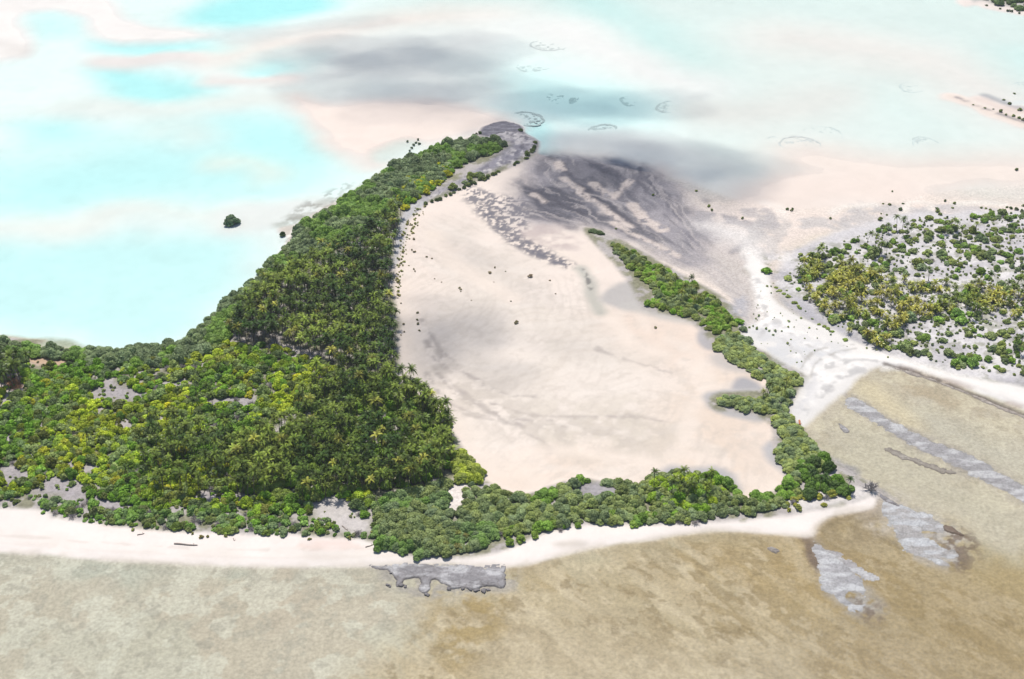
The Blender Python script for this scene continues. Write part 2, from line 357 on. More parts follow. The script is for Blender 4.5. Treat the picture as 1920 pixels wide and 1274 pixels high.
mat([(1000, 398), (1060, 405), (1120, 420), (1140, 432), (1080, 428), (1020, 418)], (112, 110, 120), .9, 8, .34, .5)
area(FAN, (92, 92, 104), f=12, a=0.5, warp=(10, 16), tex=t_fan((1450, 590), 3.5, .50, .66, 113, 5, 14.0))
area(FAN, (212, 204, 203), f=8, a=0.6, warp=(10, 16), tex=t_fan((1450, 590), 3.2, .54, .68, 117, 5, 14.0))
for i, (p, w, c, a_) in enumerate([
    ([(1030, 296), (1065, 325), (1110, 365), (1165, 405), (1240, 450)], 4, (100, 98, 108), .8),
    ([(985, 352), (1030, 372), (1080, 396), (1120, 418)], 4, (100, 98, 108), .9),
    ([(1200, 314), (1196, 345), (1180, 365), (1190, 395), (1230, 425)], 4, (120, 118, 128), .8),
    ([(1320, 405), (1360, 412), (1400, 420), (1420, 432)], 14, (176, 172, 176), .85),
    ([(1375, 475), (1400, 455), (1428, 440)], 6, (160, 156, 160), .85),
    ([(1420, 480), (1430, 450), (1450, 420)], 26, (210, 205, 203), .7),
    ([(1410, 400), (1430, 400), (1440, 420)], 16, (190, 186, 188), .7),
    ([(1510, 420), (1540, 418), (1570, 425)], 16, (205, 202, 202), .7),
    ([(1615, 420), (1630, 402), (1680, 400), (1720, 408)], 30, (207, 203, 203), .8),
    ([(1745, 402), (1800, 396), (1850, 402)], 24, (205, 202, 204), .7)]):
    stroke(p, w, c, f=2.5, a=a_, warp=(3.0, 9), tex=t_fbm(8, .24, .50, 120 + i, 6), mott=.35)
for p, w in [([(1058, 335), (1105, 372), (1160, 412), (1180, 425)], 8), ([(1048, 305), (1052, 318)], 8), ([(1180, 340), (1165, 355), (1150, 372)], 7), ([(1185, 385), (1205, 410), (1240, 430)], 12),
             ([(1110, 345), (1150, 370)], 9), ([(1000, 365), (1010, 372), (1020, 378)], 6), ([(1150, 420), (1220, 455), (1270, 480)], 6)]:
    stroke(p, w * .8, (236, 222, 214), f=2, a=0.8, warp=(3, 7), tex=t_fbm(6, .25, .45, 160, 5))
area([(1310, 420), (1400, 430), (1430, 480), (1400, 470), (1340, 440)], (242, 238, 236), f=16, a=0.9)
area([(1340, 480), (1400, 500), (1430, 560), (1440, 600), (1410, 600), (1380, 540)], (214, 206, 200), f=12, a=0.8, tex=t_fbm(18, .3, .6, 170, 4, ang=_fl, sx=4, sy=1))
stroke([(1240, 492), (1300, 520), (1350, 548), (1375, 570), (1385, 590)], 4, (245, 232, 222), f=2, a=0.9)
stroke([(1430, 380), (1460, 390), (1470, 405)], 8, (254, 244, 236), f=4, a=0.8)
stroke([(1560, 400), (1580, 388), (1640, 384)], 7, (254, 246, 238), f=4, a=0.8)
stroke([(1695, 398), (1705, 380), (1740, 382), (1745, 392)], 6, (254, 246, 238), f=4, a=0.8)
stroke([(1790, 383), (1840, 380), (1880, 384)], 7, (254, 248, 240), f=4, a=0.8)
# speckled weed belt on the west side of the fan
area([(862, 360), (885, 350), (930, 365), (980, 372), (1000, 405), (985, 440), (1030, 470), (1068, 498), (1020, 490), (960, 458), (905, 410)], (128, 126, 136), f=5, a=0.9, warp=(3, 10), tex=t_fbm(2.8, .48, .56, 180, 3))
stroke([(905, 385), (925, 415), (965, 450), (1010, 475), (1062, 498)], 11, (126, 124, 134), f=4, a=0.85, tex=t_fbm(2.6, .42, .54, 184, 3))
area([(960, 430), (1020, 420), (1080, 440), (1080, 470), (1030, 470)], (205, 190, 188), f=10, a=0.7, tex=t_fbm(16, .4, .6, 186))

# --- dry ground of the rim
RIM = [(-900, 610), (0, 632), (60, 650), (180, 657), (330, 648), (400, 595), (480, 525), (560, 440), (640, 382), (760, 305), (850, 270), (900, 250), (915, 238), (940, 232), (973, 236), (978, 247), (1008, 264), (1004, 288),
       (985, 302), (935, 325), (880, 348), (830, 372), (785, 388), (756, 425), (742, 490), (738, 560), (750, 610), (748, 690), (765, 735), (800, 760), (850, 815), (870, 860), (900, 895), (960, 930),
       (1000, 925), (1090, 900), (1190, 915), (1240, 895), (1300, 890), (1370, 905), (1395, 938), (1445, 930), (1478, 895), (1450, 850), (1446, 800), (1400, 775), (1340, 770), (1328, 752), (1350, 738), (1420, 735), (1445, 715),
       (1435, 700), (1360, 665), (1330, 640), (1285, 600), (1205, 580), (1185, 540), (1150, 495), (1098, 440), (1100, 428), (1140, 440), (1230, 488), (1330, 545), (1380, 580), (1400, 625), (1440, 665),
       (1505, 700), (1515, 715), (1480, 765), (1495, 795), (1540, 850), (1590, 885), (1625, 905), (1638, 920), (1600, 945), (1530, 958), (1480, 970), (1300, 985), (1100, 985), (1000, 1010), (940, 1038), (790, 1050),
       (705, 1020), (640, 1010), (500, 1005), (250, 992), (100, 972), (0, 955), (-900, 940)]
# beach under and around it
area([(-900, 930), (0, 945), (250, 985), (500, 998), (700, 1000), (780, 1035), (930, 1025), (1100, 970), (1300, 970), (1480, 955), (1560, 935), (1625, 905), (1642, 925), (1632, 953), (1565, 967), (1532, 987), (1512, 1007), (1400, 998),
      (1330, 997), (1200, 1016), (1100, 1031), (1000, 1056), (950, 1065), (900, 1064), (850, 1060), (780, 1058), (700, 1062), (600, 1064), (450, 1064), (300, 1057), (150, 1049), (0, 1037), (-900, 1010)],
     (259, 251, 246), z=0.9, f=1.8, zf=7, zone=BEACH, warp=(1.0, 14), sub=4)
stroke([(0, 1000), (200, 1025), (420, 1040), (600, 1045), (690, 1045)], 8, (246, 238, 230), f=5, a=0.7, tex=t_fbm(30, .3, .6, 200))
stroke([(150, 985), (330, 1005), (520, 1018), (650, 1022)], 6, (253, 232, 224), f=4, a=0.8, tex=t_fbm(40, .3, .6, 202))
stroke([(520, 1020), (600, 1030), (680, 1030)], 4, (246, 224, 214), f=3, a=0.7, tex=t_fbm(20, .35, .6, 203))
SHORE = [(-900, 1010), (0, 1037), (150, 1049), (300, 1057), (450, 1064), (600, 1064), (700, 1062), (780, 1058), (850, 1060), (950, 1065), (1000, 1056), (1100, 1031), (1200, 1016), (1330, 997), (1400, 998), (1512, 1007), (1532, 987), (1565, 967), (1632, 953)]
stroke([(x, y - 2) for x, y in SHORE], 3.2, (232, 222, 210), f=2.0, a=0.6, warp=(1.2, 9), tex=t_fbm(16, .25, .5, 205, 4))
stroke([(x, y - 16) for x, y in SHORE[:9]], 1.6, (242, 230, 222), f=1.4, a=0.4, warp=(1.6, 12), tex=t_fbm(14, .35, .55, 207, 4))
stroke([(x, y - 30) for x, y in SHORE[:8]], 1.4, (226, 214, 206), f=0.8, a=0.4, warp=(2.0, 12), tex=t_fbm(9, .46, .58, 209, 4))
area([(1040, 1022), (1070, 1016), (1100, 1020), (1090, 1028), (1055, 1028)], (226, 217, 208), f=3, a=0.9)
area(RIM, (196, 190, 188), z=1.1, f=2.5, zf=5, zone=ISLAND, warp=(1.5, 10), mott=.25, sub=3)
area(RIM, (132, 134, 92), f=2.5, a=0.7, warp=(1.5, 10), tex=t_fbm(7, .40, .56, 213, 5), mott=.5, sub=3)
for p in [[(165, 735), (200, 725), (270, 735), (275, 752), (220, 755)], [(385, 748), (470, 748), (470, 768), (400, 765)], [(0, 870), (60, 880), (150, 900), (300, 960), (200, 965), (60, 920), (0, 910)],
          [(370, 925), (470, 930), (470, 950), (380, 945)], [(240, 915), (290, 930), (330, 955), (260, 945)]]:
    area(p, (186, 180, 184), f=6, a=0.9, mott=.45, warp=(5, 9))
area([(590, 945), (640, 935), (695, 985), (690, 1005), (620, 1003), (590, 975)], (224, 218, 216), f=5, a=0.9, mott=.25)
area([(1040, 925), (1090, 905), (1160, 915), (1180, 930), (1110, 940)], (176, 172, 178), f=4, a=0.9)
area([(835, 915), (860, 895), (880, 915), (870, 945), (850, 970), (838, 950)], (250, 241, 236), f=2.5)
area([(0, 655), (30, 660), (50, 700), (45, 735), (5, 740), (-60, 690)], (220, 210, 205), f=4)
area([(55, 672), (100, 668), (150, 675), (140, 685), (100, 690), (60, 685)], (214, 186, 160), f=3, mott=.3)
area([(12, 712), (30, 710), (42, 728), (28, 735), (14, 730)], (176, 128, 92), f=2)
area([(1480, 930), (1600, 915), (1635, 920), (1630, 935), (1560, 950), (1490, 960)], (236, 231, 229), f=3, mott=.2)
# spit: bare grey rubble on its tip and along its inner shore
area([(900, 247), (915, 235), (945, 229), (975, 236), (978, 247), (950, 250), (925, 256), (905, 256)], (130, 128, 140), z=1.0, f=2.5, zf=4, mott=.4)
area([(905, 258), (960, 245), (1000, 260), (1008, 266), (1000, 285), (960, 305), (920, 320), (880, 340), (830, 365), (770, 388), (790, 372), (850, 345), (900, 315), (950, 290), (960, 272)], (176, 172, 180), f=4, mott=.35)
area([(915, 256), (975, 250), (1003, 264), (985, 275), (950, 262)], (205, 200, 202), f=4, a=0.8, tex=t_fbm(7, .4, .6, 220), mott=.4)
area([(955, 275), (985, 275), (975, 295), (930, 318), (860, 345), (900, 320)], (150, 148, 160), f=4, a=0.8, mott=.35)
SPIT = [(905, 250), (960, 240), (1005, 262), (1000, 288), (960, 308), (900, 335), (830, 368), (775, 388), (850, 345), (940, 295), (960, 272)]
area(SPIT, (222, 217, 218), f=3, a=0.8, tex=t_fbm(5, .52, .60, 223, 5), mott=.45)
area(SPIT, (120, 118, 130), f=3, a=0.75, tex=t_fbm(4, .54, .62, 225, 5), mott=.45)
area([(760, 395), (800, 375), (790, 392), (765, 420), (752, 470), (742, 500), (738, 480), (745, 430)], (206, 205, 208), f=3)
# --- right-hand island: pale sand, and the white saddle that joins it to the rim
area([(1462, 505), (1490, 470), (1560, 440), (1640, 415), (1720, 400), (1800, 402), (1920, 395), (2700, 380), (2700, 900), (2100, 760), (1920, 725), (1800, 708), (1700, 680), (1640, 660), (1560, 615), (1490, 570)],
     (226, 223, 226), z=1.2, f=5, zf=8, zone=ISLAND, warp=(4, 14), mott=.25)
area([(1470, 510), (1520, 560), (1600, 620), (1700, 668), (1650, 672), (1540, 620), (1460, 560)], (196, 194, 202), f=5, a=0.9, tex=t_fbm(22, .15, .5, 229), mott=.3)
area([(1480, 470), (2600, 380), (2600, 860), (1800, 700), (1500, 560)], (246, 243, 243), f=8, a=0.65, tex=t_fbm(9, .48, .60, 231, 5))
area([(1480, 470), (2600, 380), (2600, 860), (1800, 700), (1500, 560)], (150, 152, 128), f=8, a=0.6, tex=t_fbm(5, .54, .64, 235, 4), mott=.4)
area([(1480, 470), (2600, 380), (2600, 860), (1800, 700), (1500, 560)], (196, 193, 200), f=8, a=0.6, tex=t_fbm(13, .50, .62, 241, 4))
area([(1405, 480), (1435, 500), (1450, 560), (1490, 590), (1560, 620), (1650, 662), (1700, 680), (1800, 708), (1920, 728), (2100, 765), (2700, 900), (2700, 1000), (2100, 840), (1920, 768), (1840, 740), (1760, 705), (1680, 686), (1620, 700), (1585, 735),
      (1545, 765), (1512, 800), (1495, 797), (1478, 770), (1510, 715), (1505, 700), (1440, 665), (1395, 640), (1400, 615), (1440, 600), (1425, 540), (1400, 500)], (250, 247, 244), z=0.75, f=2.5, zf=6, zone=BEACH, warp=(2, 10), sub=3)
stroke([(1405, 470), (1420, 505), (1432, 560), (1448, 592), (1500, 625), (1580, 650), (1680, 675), (1800, 712), (1930, 750)], 8, (260, 256, 252), f=5, a=0.85)
area([(1402, 622), (1440, 606), (1500, 632), (1570, 655), (1560, 672), (1500, 690), (1440, 662)], (226, 228, 233), f=8, a=0.75, warp=(5, 12), tex=t_fbm(9, .36, .56, 262, 5))
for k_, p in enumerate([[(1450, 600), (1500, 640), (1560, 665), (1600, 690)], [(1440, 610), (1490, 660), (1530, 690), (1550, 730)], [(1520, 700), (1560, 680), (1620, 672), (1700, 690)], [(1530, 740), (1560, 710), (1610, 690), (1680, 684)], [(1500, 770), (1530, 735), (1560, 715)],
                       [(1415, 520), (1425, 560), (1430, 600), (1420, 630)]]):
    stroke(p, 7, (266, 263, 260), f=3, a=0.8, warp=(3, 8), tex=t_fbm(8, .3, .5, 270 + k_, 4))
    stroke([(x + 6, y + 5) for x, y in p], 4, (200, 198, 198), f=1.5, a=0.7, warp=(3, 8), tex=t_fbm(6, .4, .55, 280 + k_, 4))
area([(1480, 765), (1512, 712), (1540, 690), (1530, 740), (1500, 780)], (228, 227, 230), f=6, a=0.8, tex=t_fbm(7, .35, .6, 250))
area([(1400, 620), (1440, 605), (1560, 640), (1600, 660), (1530, 690), (1480, 690)], (234, 233, 234), f=6, a=0.7, tex=t_fbm(8, .42, .6, 252))
for p in [[(1520, 720), (1525, 690), (1550, 670), (1610, 655), (1660, 660)], [(1500, 700), (1515, 670), (1545, 655), (1600, 648)]]:
    stroke(p, 2.0, (190, 186, 180), f=1.2, a=0.7, tex=t_fbm(5, .4, .55, 255))
stroke([(1690, 690), (1760, 712), (1840, 735), (1920, 768), (2100, 830)], 5, (196, 178, 168), f=2.5, a=0.6, tex=t_fbm(14, .3, .55, 257))
stroke([(1660, 684), (1720, 700), (1800, 730), (1880, 762), (1930, 782)], 3.2, (120, 110, 104), f=1.6, a=0.85, tex=t_fbm(8, .22, .42, 258))
area([(1385, 545), (1400, 560), (1400, 610), (1385, 620), (1370, 580)], (190, 190, 198), f=4, a=0.8, tex=t_fbm(9, .3, .55, 259))
# --- distant island in the north-east
area([(1790, -20), (1835, 10), (1880, 22), (1930, 30), (2400, 110), (2400, -300), (1800, -300)], (248, 238, 232), z=0.4, f=4, zf=6, zone=BEACH)
area([(1810, -25), (1845, 4), (1885, 14), (1930, 21), (2400, 95), (2400, -300), (1800, -300)], (205, 203, 200), z=0.9, f=4, zf=6, zone=ISLAND)

def fields(X, Y, want_z_only=False):
    n = X.size
    z = np.full(n, -0.30)
    mott = np.full(n, 0.34)
    zone = np.full(n, REEF)
    col = np.tile(alb((205, 199, 174)), (n, 1))
    for i, L in enumerate(LAYERS):
        if want_z_only and L['z'] is None:
            continue
        W = L['W']; wa, ws = L['warp']
        pad = (L.get('w', 0)) + max(L['f'], L['zf'] or 0) + wa + 1
        m = (X > W[:, 0].min() - pad) & (X < W[:, 0].max() + pad) & (Y > W[:, 1].min() - pad) & (Y < W[:, 1].max() + pad)
        k = np.nonzero(m)[0]
        if k.size == 0:
            continue
        x, y = X[k], Y[k]
        sd = poly_sd(x, y, W) if L['closed'] else L['w'] - seg_dist(x, y, W, False)
        sd = sd + wa * 2 * (fbm(x, y, ws, i % 40, 3) - 0.5)
        if L['z'] is not None:
            mz = smooth(0.5 + sd / (2 * (L['zf'] or L['f']))) * L['a']
            z[k] += (L['z'] - z[k]) * mz
        if want_z_only:
            continue
        ma = smooth(0.5 + sd / (2 * L['f'])) * L['a']
        if L['tex'] is not None:
            ma = ma * L['tex'](x, y)
        if L['col'] is not None:
            col[k] += (alb(L['col']) - col[k]) * ma[:, None]
        if L['zone'] is not None:
            s = k[sd > 0]
            zone[s] = L['zone']
            if L['mott'] is None and L['zone'] in (BEACH, FLAT, LAGOON):
                mott[k] += ((0.05 if L['zone'] != LAGOON else 0.03) - mott[k]) * ma
        if L['mott'] is not None:
            mott[k] += (L['mott'] - mott[k]) * ma
    if want_z_only:
        return z
    # gentle relief and large-scale tone
    z += 0.10 * (fbm(X, Y, 25, 301, 3) - 0.5) * np.where(z > 0.5, 2.0, 0.5)
    tone = 1 + 0.10 * (fbm(X, Y, 70, 311, 4) - 0.5) + 0.08 * (fbm(X, Y, 9, 317, 3) - 0.5)
    col *= tone[:, None]
    return z, np.clip(col, 0.01, 0.82), zone, mott

# ------------------------------------------------------------------ materials
def new_mat(name):
    m = bpy.data.materials.new(name)
    m.use_nodes = True
    nt = m.node_tree
    for n in list(nt.nodes):
        nt.nodes.remove(n)
    out = nt.nodes.new("ShaderNodeOutputMaterial")
    return m, nt, out

def N(nt, kind, **kw):
    n = nt.nodes.new("ShaderNode" + kind)
    for k, v in kw.items():
        setattr(n, k, v)
    return n

def math_node(nt, op, a, b=None, c=None):
    n = N(nt, "Math", operation=op)
    for i, v in enumerate((a, b, c)):
        if v is None:
            continue
        if isinstance(v, (int, float)):
            n.inputs[i].default_value = v
        else:
            nt.links.new(v, n.inputs[i])
    return n.outputs[0]

def ground_material():
    m, nt, out = new_mat("ground")
    at = N(nt, "Attribute", attribute_name="Col")
    am = N(nt, "Attribute", attribute_name="mottle")
    geo = N(nt, "NewGeometry")
    n1 = N(nt, "TexNoise"); n1.inputs["Scale"].default_value = 0.55; n1.inputs["Detail"].default_value = 5; n1.inputs["Roughness"].default_value = 0.7
    n2 = N(nt, "TexNoise"); n2.inputs["Scale"].default_value = 0.16; n2.inputs["Detail"].default_value = 4; n2.inputs["Roughness"].default_value = 0.65
    for n in (n1, n2):
        nt.links.new(geo.outputs["Position"], n.inputs["Vector"])
    a = math_node(nt, 'SUBTRACT', n1.outputs["Fac"], 0.5)
    b = math_node(nt, 'SUBTRACT', n2.outputs["Fac"], 0.5)
    s = math_node(nt, 'ADD', math_node(nt, 'MULTIPLY', a, 3.2), math_node(nt, 'MULTIPLY', b, 1.2))
    s = math_node(nt, 'MULTIPLY_ADD', math_node(nt, 'MULTIPLY', s, am.outputs["Fac"]), 1.0, 1.0)
    mul = N(nt, "VectorMath", operation='SCALE')
    nt.links.new(at.outputs["Color"], mul.inputs[0]); nt.links.new(s, mul.inputs["Scale"])
    bs = N(nt, "BsdfPrincipled")
    nt.links.new(mul.outputs[0], bs.inputs["Base Color"])
    bs.inputs["Roughness"].default_value = 0.92
    bs.inputs["Specular IOR Level"].default_value = 0.15
    bump = N(nt, "Bump"); bump.inputs["Strength"].default_value = 0.5; bump.inputs["Distance"].default_value = 0.35
    nt.links.new(math_node(nt, 'MULTIPLY', n1.outputs["Fac"], am.outputs["Fac"]), bump.inputs["Height"])
    nt.links.new(bump.outputs[0], bs.inputs["Normal"])
    nt.links.new(bs.outputs[0], out.inputs[0])
    return m

def leaf_material(name, rough=0.6, trans=0.25, var=0.5, hue=0.25):
    """foliage: the plant's own tint, varied from leaf to leaf"""
    m, nt, out = new_mat(name)
    at = N(nt, "Attribute", attribute_name="tint", attribute_type='INSTANCER')
    lf = N(nt, "Attribute", attribute_name="leaf")
    sep = N(nt, "SeparateColor"); nt.links.new(lf.outputs["Color"], sep.inputs[0])
    v = math_node(nt, 'MULTIPLY_ADD', sep.outputs[0], 2 * var, 1 - var)
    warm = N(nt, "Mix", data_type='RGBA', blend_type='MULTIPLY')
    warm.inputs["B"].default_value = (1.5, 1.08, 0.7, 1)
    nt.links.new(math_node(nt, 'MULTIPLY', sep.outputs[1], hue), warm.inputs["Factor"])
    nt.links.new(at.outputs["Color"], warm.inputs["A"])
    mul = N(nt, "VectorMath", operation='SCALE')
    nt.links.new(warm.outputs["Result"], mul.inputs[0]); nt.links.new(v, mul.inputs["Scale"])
    bs = N(nt, "BsdfPrincipled")
    nt.links.new(mul.outputs[0], bs.inputs["Base Color"])
    bs.inputs["Roughness"].default_value = rough
    bs.inputs["Specular IOR Level"].default_value = 0.3
    tr = N(nt, "BsdfTranslucent"); nt.links.new(mul.outputs[0], tr.inputs[0])
    mx = N(nt, "MixShader"); mx.inputs[0].default_value = trans
    nt.links.new(bs.outputs[0], mx.inputs[1]); nt.links.new(tr.outputs[0], mx.inputs[2])
    nt.links.new(mx.outputs[0], out.inputs[0])
    return m

def plain_material(name, col, var=0.3, scale=2.0, rough=0.9):
    m, nt, out = new_mat(name)
    tc = N(nt, "TexCoord")
    nz = N(nt, "TexNoise"); nz.inputs["Scale"].default_value = scale; nz.inputs["Detail"].default_value = 5
    nt.links.new(tc.outputs["Object"], nz.inputs["Vector"])
    v = math_node(nt, 'MULTIPLY_ADD', nz.outputs["Fac"], 2 * var * 1.6, 1 - var * 1.6)
    mul = N(nt, "VectorMath", operation='SCALE'); mul.inputs[0].default_value = col
    nt.links.new(v, mul.inputs["Scale"])
    bs = N(nt, "BsdfPrincipled"); bs.inputs["Roughness"].default_value = rough
    bs.inputs["Specular IOR Level"].default_value = 0.2
    nt.links.new(mul.outputs[0], bs.inputs["Base Color"])
    nt.links.new(bs.outputs[0], out.inputs[0])
    return m

MG = ground_material()
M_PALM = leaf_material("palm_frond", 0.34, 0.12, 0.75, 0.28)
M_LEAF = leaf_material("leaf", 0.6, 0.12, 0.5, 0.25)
M_TWIG = plain_material("dead_twigs", (0.36, 0.33, 0.32))
M_BARK = plain_material("bark", (0.16, 0.13, 0.105))
M_LOG = plain_material("driftwood", (0.23, 0.19, 0.17))

# ------------------------------------------------------------------ mesh helpers
def mesh_from(name, V, F, mat, attrs=None, smooth_shade=False):
    """V (n,3), F (m,4) or (m,3) arrays; attrs name -> (n,3) colour or (n,) float"""
    me = bpy.data.meshes.new(name)
    V = np.asarray(V, np.float32); F = np.asarray(F, np.int32)
    me.vertices.add(len(V)); me.vertices.foreach_set("co", V.ravel())
    k = F.shape[1]
    me.loops.add(F.size); me.loops.foreach_set("vertex_index", F.ravel())
    me.polygons.add(len(F)); me.polygons.foreach_set("loop_start", np.arange(0, F.size, k, dtype=np.int32))
    me.polygons.foreach_set("loop_total", np.full(len(F), k, np.int32))
    if smooth_shade:
        me.polygons.foreach_set("use_smooth", np.ones(len(F), bool))
    for an, A in (attrs or {}).items():
        A = np.asarray(A, np.float32)
        if A.ndim == 1:
            at = me.attributes.new(an, 'FLOAT', 'POINT'); at.data.foreach_set("value", A)
        else:
            at = me.attributes.new(an, 'FLOAT_COLOR', 'POINT')
            at.data.foreach_set("color", np.concatenate([A, np.ones((len(A), 1), np.float32)], 1).ravel())
    me.update(calc_edges=True)
    me.materials.append(mat)
    return me

def put(name, me, parent=None, loc=(0, 0, 0)):
    o = bpy.data.objects.new(name, me)
    COL.objects.link(o)
    o.location = loc
    if parent is not None:
        o.parent = parent
    return o

def tag(o, label=None, cat=None, group=None, kind=None):
    if label: o["label"] = label
    if cat: o["category"] = cat
    if group: o["group"] = group
    if kind: o["kind"] = kind
    return o

# ------------------------------------------------------------------ ground sheets
def dense(a, b, n, lo, hi, nlo, nhi):
    """n even steps between a and b with a few widening steps out to lo and hi"""
    s = (b - a) / n
    core = np.linspace(a, b, n + 1)
    l = a - (a - lo) * (np.linspace(0, 1, nlo + 1)[1:] ** 2.2)[::-1]
    h = b + (hi - b) * (np.linspace(0, 1, nhi + 1)[1:] ** 2.2)
    return np.concatenate([l, core, h])

dep_rows = np.linspace(R(49.5), R(17.0), 780)
yr = CAM_H / np.tan(dep_rows)
near = np.linspace(-300, yr[0], 14)[:-1]
far = yr[-1] + (40000 - yr[-1]) * (np.linspace(0, 1, 40)[1:] ** 3)
ys = np.concatenate([near, yr, far])
us = dense(-0.425, 0.425, 840, -3.5, 3.5, 22, 22)
UU, YY = np.meshgrid(us, ys)
XX = UU * (np.maximum(YY, 150) * CD + CAM_H * SD)
GX, GY = XX.ravel(), YY.ravel()
gz, gcol, gzone, gmott = fields(GX, GY)
nr, nc = len(ys), len(us)
ii = np.arange(nr * nc).reshape(nr, nc)
quads = np.stack([ii[:-1, :-1].ravel(), ii[:-1, 1:].ravel(), ii[1:, 1:].ravel(), ii[1:, :-1].ravel()], 1)
qz = gzone[quads[:, 0]]
GV = np.stack([GX, GY, gz], 1)
for zi, (nm, lab) in enumerate([("reef_flat", None), ("lagoon_bed", None), ("beach", None), ("sand_flat", None), ("island_ground", None), ("mud_flat", None)]):
    q = quads[qz == zi]
    used, inv = np.unique(q.ravel(), return_inverse=True)
    me = mesh_from(nm, GV[used], inv.reshape(-1, 4), MG, {"Col": gcol[used], "mottle": gmott[used]}, True)
    tag(put(nm, me), kind="structure")

# ------------------------------------------------------------------ water: two closed bodies with a level top at z = 0
def water_material(name, absorb, dens):
    m, nt, out = new_mat(name)
    tp = N(nt, "BsdfTransparent")
    gl = N(nt, "BsdfGlossy"); gl.inputs["Roughness"].default_value = 0.12
    geo = N(nt, "NewGeometry")
    nz = N(nt, "TexNoise"); nz.inputs["Scale"].default_value = 0.35; nz.inputs["Detail"].default_value = 4
    nt.links.new(geo.outputs["Position"], nz.inputs["Vector"])
    bp = N(nt, "Bump"); bp.inputs["Strength"].default_value = 0.25; bp.inputs["Distance"].default_value = 0.1
    nt.links.new(nz.outputs["Fac"], bp.inputs["Height"])
    nt.links.new(bp.outputs[0], gl.inputs["Normal"]);
    mx = N(nt, "MixShader")
    mx.inputs[0].default_value = 0.045; nt.links.new(tp.outputs[0], mx.inputs[1]); nt.links.new(gl.outputs[0], mx.inputs[2])
    nt.links.new(mx.outputs[0], out.inputs["Surface"])
    va = N(nt, "VolumeAbsorption"); va.inputs["Color"].default_value = (*absorb, 1); va.inputs["Density"].default_value = dens
    nt.links.new(va.outputs[0], out.inputs["Volume"])
    return m

def water_body(name, xs, y0, y1, mat, bottom=-8.0):
    """closed slab with a level top: for each x a southern and a northern edge"""
    n = len(xs)
    V = []
    for z in (0.0, bottom):
        for k in range(n):
            V += [(xs[k], y0[k], z), (xs[k], y1[k], z)]
    F = []
    o = 2 * n
    for k in range(n - 1):
        i = 2 * k
        F += [(i, i + 2, i + 3, i + 1), (o + i, o + i + 1, o + i + 3, o + i + 2), (i, o + i, o + i + 2, i + 2), (i + 1, i + 3, o + i + 3, o + i + 1)]
    F += [(0, 1, o + 1, o), (o - 2, 2 * o - 2, 2 * o - 1, o - 1)]
    me = mesh_from(name, V, F, mat)
    return tag(put(name, me), kind="structure")

M_LAG = water_material("lagoon_water", (0.30, 0.955, 0.985), 0.12)
M_SEA = water_material("sea_water", (0.80, 0.97, 0.95), 0.12)
# divide: through the rim, over the sand flat, through the right-hand island
divw = [G(*p) for p in [(-900, 780), (300, 790), (640, 620), (800, 620), (1200, 640), (1470, 640), (1600, 590), (2700, 620)]]
wx = [-30000.0] + [float(p[0]) for p in divw] + [30000.0]
wy = [float(divw[0][1])] + [float(p[1]) for p in divw] + [float(divw[-1][1])]
water_body("lagoon_water", wx, [v + 3 for v in wy], [38000.0] * len(wx), M_LAG)
water_body("sea_water", wx, [-280.0] * len(wx), [v - 3 for v in wy], M_SEA)

# ------------------------------------------------------------------ plant meshes
def tube(path, radii, sides=6):
    path = np.asarray(path, float)
    V = []; F = []
    n = len(path)
    for i in range(n):
        d = path[min(i + 1, n - 1)] - path[max(i - 1, 0)]
        d /= np.linalg.norm(d) + 1e-9
        a = np.cross(d, (0.3, 0.9, 0.1)); a /= np.linalg.norm(a) + 1e-9
        b = np.cross(d, a)
        for k in range(sides):
            t = 2 * math.pi * k / sides
            V.append(path[i] + radii[i] * (math.cos(t) * a + math.sin(t) * b))
    for i in range(n - 1):
        for k in range(sides):
            F.append((i * sides + k, i * sides + (k + 1) % sides, (i + 1) * sides + (k + 1) % sides, (i + 1) * sides + k))
    return np.array(V), np.array(F)

def join(parts):
    V = []; F = []; A = []; o = 0
    for p in parts:
        V.append(p[0]); F.append(np.asarray(p[1]) + o); o += len(p[0])
        if len(p) > 2:
            A.append(p[2])
    return np.concatenate(V), np.concatenate(F), (np.concatenate(A) if A else None)

